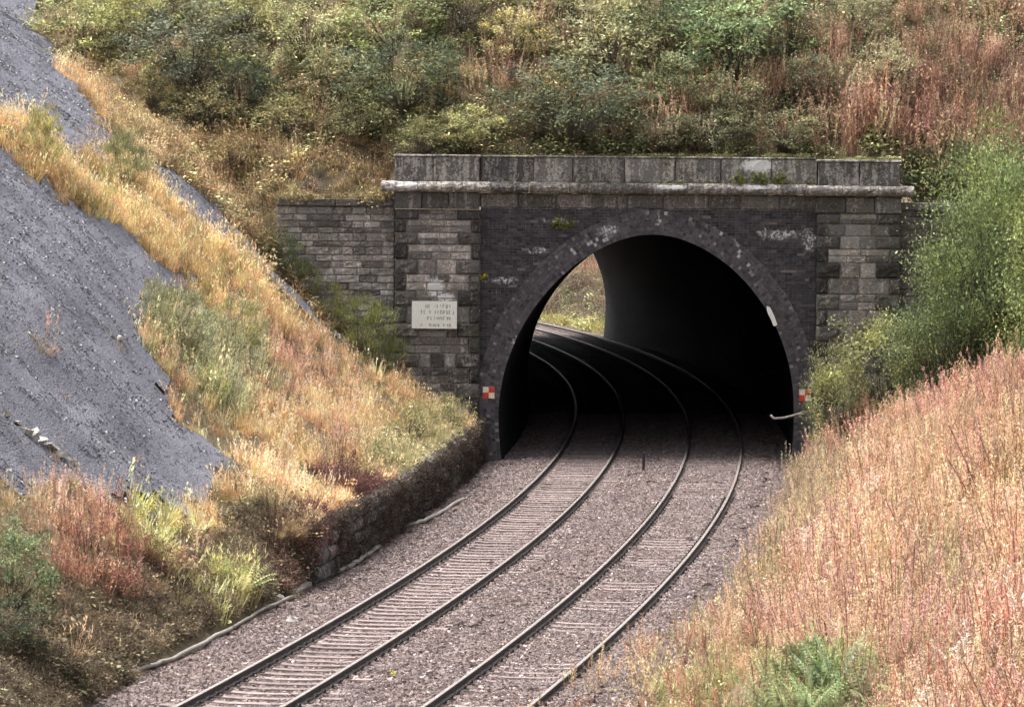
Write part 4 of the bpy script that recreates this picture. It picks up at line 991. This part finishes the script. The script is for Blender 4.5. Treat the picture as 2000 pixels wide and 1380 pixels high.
scatter('wing_wall_growth', ALL, np.stack([xw, yw, zw - .04], 1)[wi], np.stack([RNG.normal(.3, .4, nw), RNG.normal(0, .3, nw), RNG.uniform(0, 6.28, nw)], 1)[wi], RNG.uniform(.35, .8, nw)[wi], np.where(RNG.random(nw) < .6, KI['twig'][0] + RNG.integers(0, 3, nw), KI['bramble'][0] + RNG.integers(0, 4, nw))[wi], (np.array(tone((124, 104, 66))) * np.ones((nw, 1)))[wi], (np.array(tone((178, 156, 98))) * np.ones((nw, 1)))[wi], 'dry growth trailing over the coping of the left wing wall')
scatter('parapet_moss', ALL, np.stack([xx, yy2, zz - .03], 1)[keep], np.stack([RNG.normal(.2, .3, n), RNG.normal(0, .3, n), RNG.uniform(0, 6.28, n)], 1)[keep], RNG.uniform(.14, .34, n)[keep], (KI['bramble'][0] + RNG.integers(0, 4, n))[keep], (c0 * br)[keep], (c1 * br)[keep], 'moss and trailing growth along the parapet')
n = 800; s = RNG.uniform(s_at(86.), s_at(123.5), n); x, y, t = on_track(s, -4.46 - wall_shift(87 + s - s_at(87.)) + RNG.uniform(-.25, .10, n)); z = .84 + .12 * RNG.random(n) + .25 * fbm(s * .4, s * 0, 77)
zi = zone_ids(x - .6, y); c0 = np.array([LINC[(names[i], 0)][0] for i in zi]); c1 = np.array([LINC[(names[i], 0)][1] for i in zi]); br = RNG.lognormal(-.1, .3, (n, 1))
kk = np.where(RNG.random(n) < .75, KI['grass'][0] + 3 + RNG.integers(0, 2, n), KI['twig'][0] + RNG.integers(0, 3, n))
scatter('overhanging_grass', ALL, np.stack([x, y, z], 1), np.stack([RNG.normal(0, .2, n), RNG.normal(.55, .35, n), RNG.normal(0, .4, n)], 1), RNG.uniform(.4, .8, n), kk, c0 * br, c1 * br, 'grass hanging over the edge of the low retaining wall')
# litter of dead stems along the toe of the left bank
n = 4200; s = RNG.uniform(s_at(58.), s_at(89.), n); x, y, t = on_track(s, np.where(s < s_at(71.), -4.25, -4.5) - 1.2 * RNG.random(n) ** 1.6); e_ = np.arange(n) < 420; s2 = RNG.uniform(s_at(84.6), s_at(88.4), n); x2, y2, _t = on_track(s2, -4.3 - 1.1 * RNG.random(n)); x = np.where(e_, x2, x); y = np.where(e_, y2, y); z = bank(x, y)
kk = np.where(RNG.random(n) < .7, KI['twig'][0] + RNG.integers(0, 3, n), KI['bramble'][0] + RNG.integers(0, 4, n)); br = RNG.lognormal(0, .35, (n, 1))
scatter('bank_litter', ALL, np.stack([x, y, z], 1), np.stack([RNG.normal(0, .5, n), RNG.normal(0, .5, n), RNG.uniform(0, 6.28, n)], 1), RNG.uniform(.35, .75, n), kk, np.array(tone((92, 78, 60))) * br, np.array(tone((140, 120, 90))) * br, 'dead stems and leaves along the toe of the left bank')
# ------------------------------------------------------------------ shrubs, bushes and trees (each one a thing)
def crown_proto(n=4200, clumps=60, Lf=.082, spiky=False, open_=0.0):
    mb = MB(); st = MB(); cen = []
    for k in range(clumps):
        while True:
            v = Vector((rv(-1, 1), rv(-1, 1), rv(-.75, 1)))
            if .25 < v.length < 1: break
        if random.random() < .5: v = v.normalized() * rv(.7, 1.22)
        cen.append(Vector((v.x, v.y, .80 + v.z * .72)))
    wts = [rv(.5, 1.5) for _ in cen]; tot = sum(wts)
    for c, w_ in zip(cen, wts):
        rx = rv(.18, .36); rz = rx * rv(.4, .75); ax = rv(-.5, .5); hue = max(0, rv(-.5, .9)); bright = rv(.65, 1.3)
        out = Vector((c.x, c.y, c.z - .6)).normalized()
        for _ in range(int(n * w_ / tot)):
            v = Vector((random.gauss(0, .5), random.gauss(0, .5), random.gauss(0, .5)))
            p = c + Vector((v.x * rx, v.y * rx, v.z * rz + ax * v.x * rx * .4)) + out * abs(random.gauss(0, .05))
            if p.z < .03: p.z = rv(.03, .15)
            if spiky: leaf(mb, p, out + Vector((rv(-.6, .6), rv(-.6, .6), rv(.2, 1.4))), (rv(-1, 1), rv(-1, 1), 1), Lf * rv(1.2, 2.2), Lf * .28, bright * random.lognormvariate(-.08, .38), hue * rv(.3, 1.2))
            else: leaf(mb, p, out * .6 + Vector((rv(-1, 1), rv(-1, 1), rv(-.7, .4))), (rv(-.5, .5), rv(-.5, .5), 1), Lf * rv(.7, 1.35), Lf * rv(.4, .65), bright * random.lognormvariate(-.08, .42), hue * rv(.3, 1.3))
        # branch to the clump
        b = Vector((rv(-.08, .08), rv(-.08, .08), -.12)); mid = b.lerp(c, .5) + Vector((rv(-.06, .06), rv(-.06, .06), .08))
        c2 = b.lerp(c, .8)
        st.tube([b, mid, c2], [.012, .008, .003], 4, False)
    st.tube([(0, 0, -.25), (0.02, .01, .1), (.0, .03, .55)], [.04, .03, .012], 7, False)
    return mb.mesh('crown', M['crown']), st.mesh('stem', M['bark'])
CR = {'soft': [crown_proto() for _ in range(3)], 'layer': [crown_proto(4200, 40, .08) for _ in range(2)], 'spiky': [crown_proto(5000, 50, .075, True) for _ in range(2)], 'loose': [crown_proto(2400, 70, .085) for _ in range(2)], 'tree': [crown_proto(26000, 150, .041) for _ in range(2)], 'bush': [crown_proto(9500, 70, .052) for _ in range(2)]}
def shrub(name, X, Y, base, rx, rz, col, kind, label, cat='shrub', group=None, parts=('foliage', 'stem')):
    "rx: half width, rz: half height, in metres"
    T = empty(name, (X, Y, base), label, cat, group); cm, sm = random.choice(CR[kind]); a = rv(0, 6.28)
    f = link(parts[0], cm, None, T); s = link(parts[1], sm, None, T)
    for o in (f, s): o.scale = (rx, rx, rz * 1.25); o.rotation_euler = (0, 0, a)
    f.color = tuple(tone(col, .66 if kind in ('tree', 'bush') else .56)) + (1,); return T
def hill_hit(u, v, y0=30., y1=228.):
    ys_ = np.arange(y0, y1, .1); d = at(u, v, 1.0); dz = d.z - CAMH
    k = np.nonzero(CAMH + dz * ys_ < height(d.x * ys_, ys_))[0]; Yh = ys_[k[0]] if len(k) else 130.
    return d.x * Yh, Yh, float(height(np.array([d.x * Yh]), np.array([Yh]))[0])
HG = 'shrubs on the hillside above the portal'
# photograph pixel of the shrub's foot, half width and half height in pixels, leaf colour, kind, label
HS = [
 (165, 130, 95, 70, (138, 142, 74), 'layer', 'pale yellow-green shrub at the upper edge of the scree'),
 (255, 75, 60, 50, (150, 152, 70), 'layer', 'small lime shrub at the top edge left of the dark grey-green shrub'),
 (375, 180, 118, 78, (84, 92, 70), 'soft', 'wide dark grey-green shrub in the upper left of the hillside'),
 (475, 70, 62, 50, (146, 146, 74), 'layer', 'yellow-green shrub at the top, right of the dark grey-green shrub'),
 (600, 120, 80, 58, (128, 128, 74), 'loose', 'olive shrub at the top between yellow-green and fresh green shrubs'),
 (770, 110, 98, 62, (118, 134, 72), 'layer', 'fresh green spreading shrub near the top, above the dark green one'),
 (790, 215, 100, 64, (78, 92, 60), 'soft', 'dark green rounded shrub left of the rust-coloured stalks'),
 (660, 200, 70, 48, (122, 120, 70), 'loose', 'low olive shrub between brown heath and the dark green rounded shrub'),
 (705, 262, 55, 34, (112, 114, 66), 'loose', 'small olive shrub low down left above the parapet pier'),
 (905, 290, 62, 38, (146, 148, 78), 'layer', 'small yellow-green shrub just above the left end of the parapet'),
 (1005, 120, 52, 45, (162, 146, 76), 'layer', 'yellowing shrub between two patches of rust stalks'),
 (905, 60, 60, 45, (88, 82, 62), 'loose', 'dark brownish shrub at the top centre'),
 (1115, 275, 120, 70, (80, 92, 66), 'soft', 'large dark green shrub directly above the parapet centre'),
 (1190, 160, 95, 68, (132, 134, 84), 'loose', 'pale olive shrub above the large dark green shrub'),
 (1110, 60, 70, 50, (128, 128, 80), 'loose', 'pale olive shrub at the top centre right'),
 (1295, 95, 72, 64, (72, 92, 58), 'soft', 'deep green shrub at the top left of the bright green spreading one'),
 (1435, 150, 118, 80, (108, 136, 78), 'layer', 'bright green spreading shrub in the upper right of the hillside'),
 (1320, 205, 70, 46, (104, 116, 68), 'layer', 'mid green shrub below the deep green one'),
 (1420, 235, 64, 44, (108, 110, 66), 'loose', 'low olive shrub below the bright green spreading one'),
 (1545, 110, 60, 55, (80, 78, 60), 'loose', 'dark dull shrub right of the bright green spreading one'),
 (1665, 70, 72, 50, (112, 112, 72), 'loose', 'dull olive shrub at the top right'),
 (1730, 165, 55, 36, (140, 138, 92), 'loose', 'pale olive shrub among the rust stalks on the right'),
 (1585, 185, 50, 36, (92, 96, 64), 'soft', 'small dark shrub among stalks above the right of the parapet'),
 (1530, 290, 60, 34, (104, 106, 66), 'loose', 'low olive shrub behind the white-stained parapet stones'),
 (1395, 290, 62, 34, (98, 102, 66), 'loose', 'low dull green shrub behind the parapet right of centre'),
 (1300, 292, 55, 32, (96, 98, 64), 'soft', 'small dark shrub behind the parapet, right of the large dark green one'),
 (830, 300, 50, 30, (118, 118, 66), 'loose', 'small olive shrub peeping over the left parapet pier'),
 (400, 250, 62, 36, (120, 112, 66), 'loose', 'low olive brown shrub below the wide dark grey-green shrub'),
 (480, 210, 50, 42, (82, 98, 70), 'soft', 'dark green shrub at the foot of the wide grey-green shrub'),
 (300, 210, 40, 34, (132, 116, 62), 'loose', 'small brownish shrub left above the brown heath'),
 (560, 260, 52, 30, (124, 118, 64), 'loose', 'low yellowish olive shrub on the brown heath'),
 (455, 330, 48, 28, (128, 108, 66), 'loose', 'low brown shrub on the heath left of the wing wall'),
 (330, 300, 46, 30, (136, 112, 66), 'loose', 'low tan shrub at the edge of the heath by the yellow grass'),
]
for (u, v, ru, rz_, col, kd, lab) in HS:
    X, Yy, z = hill_hit(u, v); k = 9000.0 / Yy
    shrub('hill_shrub', X, Yy - .35, z - .05, 1.06 * ru / k, 1.12 * rz_ / k, tuple(min(255, c * 1.08 + 10) for c in col), kd, lab, 'shrub', HG)
OTH = [
 # foot pixel, half width, half height
 (560, 490, 36, 42, (84, 104, 60), 'spiky', 'spiky dark green gorse at the top of the left wing wall', 'gorse_bush'),
 (705, 650, 52, 56, (132, 140, 62), 'spiky', 'large yellow-green gorse at the foot of the left wing wall', 'gorse_bush'),
 (640, 590, 40, 40, (116, 118, 62), 'spiky', 'olive gorse between the dark gorse and the yellow-green one', 'gorse_bush'),
 (750, 690, 34, 40, (118, 130, 60), 'spiky', 'narrow green gorse against the left pier foot', 'gorse_bush'),
 (590, 520, 34, 34, (104, 106, 60), 'spiky', 'small dull gorse below the dark green one on the wing wall', 'gorse_bush'),
 (242, 375, 40, 62, (142, 146, 84), 'spiky', 'tall sage green broom standing in the yellow grass band', 'broom_bush'),
 (85, 330, 34, 60, (170, 168, 82), 'spiky', 'yellow-green broom at the left end of the yellow grass band', 'broom_bush'),
 (345, 680, 58, 62, (146, 148, 96), 'spiky', 'grey-green broom beside the lower scree', 'broom_bush'),
 (300, 640, 26, 48, (150, 156, 112), 'spiky', 'thin silvery broom leaning over the scree edge', 'broom_bush'),
 (460, 690, 50, 55, (162, 158, 88), 'spiky', 'yellowish broom right of the grey-green one', 'broom_bush'),
 (412, 795, 34, 48, (188, 186, 92), 'loose', 'small lime-leaved sapling at the corner of the lower scree', 'sapling'),
 (20, 1180, 78, 82, (100, 130, 80), 'soft', 'bright green bush at the left edge low down', 'green_bush'),
 (0, 1260, 90, 50, (72, 84, 58), 'soft', 'dark green bush under the bright green one at the left edge', 'green_bush'),
 (425, 1150, 46, 36, (172, 172, 74), 'loose', 'small lime plant near the ballast edge lower left', 'lime_bush'),
 (590, 1120, 52, 62, (92, 52, 52), 'loose', 'dark crimson dead bush at the near end of the low wall', 'dead_bush'),
 (690, 985, 34, 48, (98, 54, 52), 'loose', 'crimson dead bush on top of the low wall', 'dead_bush'),
 (200, 1170, 70, 44, (136, 72, 58), 'loose', 'wide reddish brown bush in the lower left bank', 'dead_bush'),
 (300, 1130, 52, 44, (118, 66, 54), 'loose', 'dark red bush right of the wide reddish brown one', 'dead_bush'),
 (160, 1060, 60, 36, (170, 108, 76), 'loose', 'pale reddish bush below the loose rocks of the scree', 'dead_bush'),
 (510, 1010, 40, 42, (128, 122, 72), 'loose', 'olive bush at the right end of the lower scree foot', 'olive_bush'),
 (455, 960, 30, 34, (110, 110, 92), 'loose', 'grey twiggy bush at the tip of the lower scree', 'olive_bush'),
 (800, 860, 62, 40, (140, 132, 74), 'loose', 'olive mound of leaves above the low wall', 'olive_bush'),
 (880, 845, 40, 38, (124, 122, 70), 'loose', 'olive bush at the foot of the left pier', 'olive_bush'),
 (110, 1330, 80, 40, (86, 74, 56), 'loose', 'dark brown bush in the bottom left corner', 'dead_bush'),
 (528, 470, 34, 46, (124, 110, 70), 'loose', 'brownish olive bush against the left end of the wing wall', 'olive_bush'),
 (495, 430, 40, 38, (132, 112, 70), 'loose', 'tan bush on the bank just left of the wing wall coping', 'olive_bush'),
 (1580, 1345, 60, 52, (112, 126, 68), 'spiky', 'green bush among willowherb at the bottom right', 'green_bush'),
]
for (u, v, ru, rz_, col, kd, lab, nm) in OTH:
    X, Yy, z = hill_hit(u, v); k = 9000.0 / Yy
    if 'gorse' in nm or 'against the left end' in lab: X, Yy = at(u, v, 125.3).x, 125.2 - (ru / 90.); z = float(bank(np.array([X]), np.array([Yy]))[0])
    shrub(nm, X, Yy, z - .08, ru / k, rz_ / k, col, kd, lab, nm.split('_')[-1])
# tree and bushes by the right end of the portal
def big(name, u, vtop, vbot, ru, Yy, col, kd, lab, cat, parts):
    a = at(u, vbot, Yy); b = at(u, vtop, Yy); k = 9000. / Yy; hz = (b.z - a.z) / 2
    return shrub(name, a.x, Yy, a.z, ru / k, hz / .975, col, kd, lab, cat, None, parts)
big('leafy_tree', 1955, 268, 775, 140, 121.5, (122, 142, 80), 'tree', 'tall leafy green tree at the right of the portal', 'tree', ('crown', 'trunk'))
big('leafy_tree', 2085, 330, 780, 130, 119.0, (140, 158, 88), 'tree', 'leafy tree cut by the right edge of the picture', 'tree', ('crown', 'trunk'))
big('leafy_bush', 1835, 262, 420, 72, 127.6, (92, 108, 66), 'bush', 'dark green bush beside the top of the right pier', 'bush', ('foliage', 'stem'))
big('leafy_bush', 1880, 430, 770, 95, 120.8, (104, 122, 72), 'bush', 'mid green bush filling the gap left of the tall leafy tree', 'bush', ('foliage', 'stem'))
big('leafy_bush', 1735, 615, 850, 118, 122.5, (138, 146, 86), 'bush', 'spreading yellow-green bush in front of the right pier', 'bush', ('foliage', 'stem'))
big('leafy_bush', 1636, 680, 900, 58, 122.0, (146, 150, 90), 'bush', 'small bush covering the right chequered marker', 'bush', ('foliage', 'stem'))
big('leafy_bush', 1830, 590, 780, 90, 120.5, (96, 112, 70), 'bush', 'dark bush under the leafy tree', 'bush', ('foliage', 'stem'))
# ferns
def fern(u, v, s, col, lab):
    X, Yy, z = hill_hit(u, v); o = p_fern(11, 1.0).build('fern', M['crown']); o.location = (X, Yy, z); o.scale = (s, s, s); o.color = lin(col) + (1,)
    tag(o, lab, 'fern', 'ferns on the banks')
fern(262, 1040, 1.0, (188, 186, 108), 'pale yellow fern at the foot of the lower scree')
fern(310, 1075, .9, (178, 178, 98), 'second pale fern, right of and below the first')
fern(1640, 1370, .9, (104, 126, 66), 'green fern at the bottom edge among willowherb')
fern(1540, 1372, .8, (116, 132, 72), 'green fern left of the other fern at the bottom edge')
# small plants rooted in the masonry and ballast
def weed(x, y, z, s, col, lab, nm='wall_weed'):
    mb = MB(); mb.tube([(-.1, .03, -.1), (0, 0, -.02), (.1, .03, .08)], .02, 4)
    for _ in range(9):
        d = Vector((rv(-1, 1), rv(-1, .1), rv(-.4, 1))).normalized() * rv(.12, .24); mb.tube([(0, 0, -.02), d], .006, 3)
        for k in range(7): leaf(mb, d * rv(.3, 1), (rv(-1, 1), rv(-1, .2), rv(-.6, .9)), (0, 0, 1), rv(.05, .11), rv(.03, .05), rv(.7, 1.3), rv(0, 1))
    o = mb.build(nm, M['crown']); o.location = (x, y, z); o.scale = (s, s, s); o.color = lin(col) + (1,); tag(o, lab, 'weed')
x, z = P(941, 541); weed(x, YP - .12, z, .9, (178, 176, 70), 'yellow-green weed in the joint beside the left pier')
for k, (u, v) in enumerate(((1085, 436), (1108, 441))): x, z = P(u, v); weed(x, YP - .05, z, 1.2, (122, 128, 64), ('left' if k == 0 else 'right') + ' green tuft growing on the ledge above the arch ring')
for k, (u, v, l) in enumerate(((1440, 352, 'left'), (1480, 350, 'middle'), (1525, 353, 'right'))): x, z = P(u, v); weed(x, YP - .14, z, 1.5, (112, 120, 66), l + ' green tuft of three on the string course below the white stain')
q = ground_at(766, 1322); weed(q.x, q.y, q.z + .06, .45, (196, 188, 112), 'small yellow weed on the ballast between the tracks', 'ballast_weed')
# loose pale rocks along the lower left edge of the scree
for k, (u, v) in enumerate(((8, 822), (30, 838), (48, 855), (62, 862), (80, 874), (96, 884), (118, 902), (140, 912), (220, 668), (232, 676))):
    X, Yy, z = hill_hit(u, v); mb = p_stones(1, .24 if k < 8 else .16, .01, .38, (.95, .02)); o = mb.build('scree_rock', M['rock']); o.location = (X, Yy, z + .08)
    tag(o, ('first', 'second', 'third', 'fourth', 'fifth', 'sixth', 'seventh', 'last')[k] + ' pale rock from the left edge in the line of rocks at the scree foot' if k < 8 else ('upper', 'lower')[k - 8] + ' of the two pale flakes lying in the middle of the scree', 'rock', 'rocks in a line at the scree foot' if k < 8 else 'flakes on the scree')
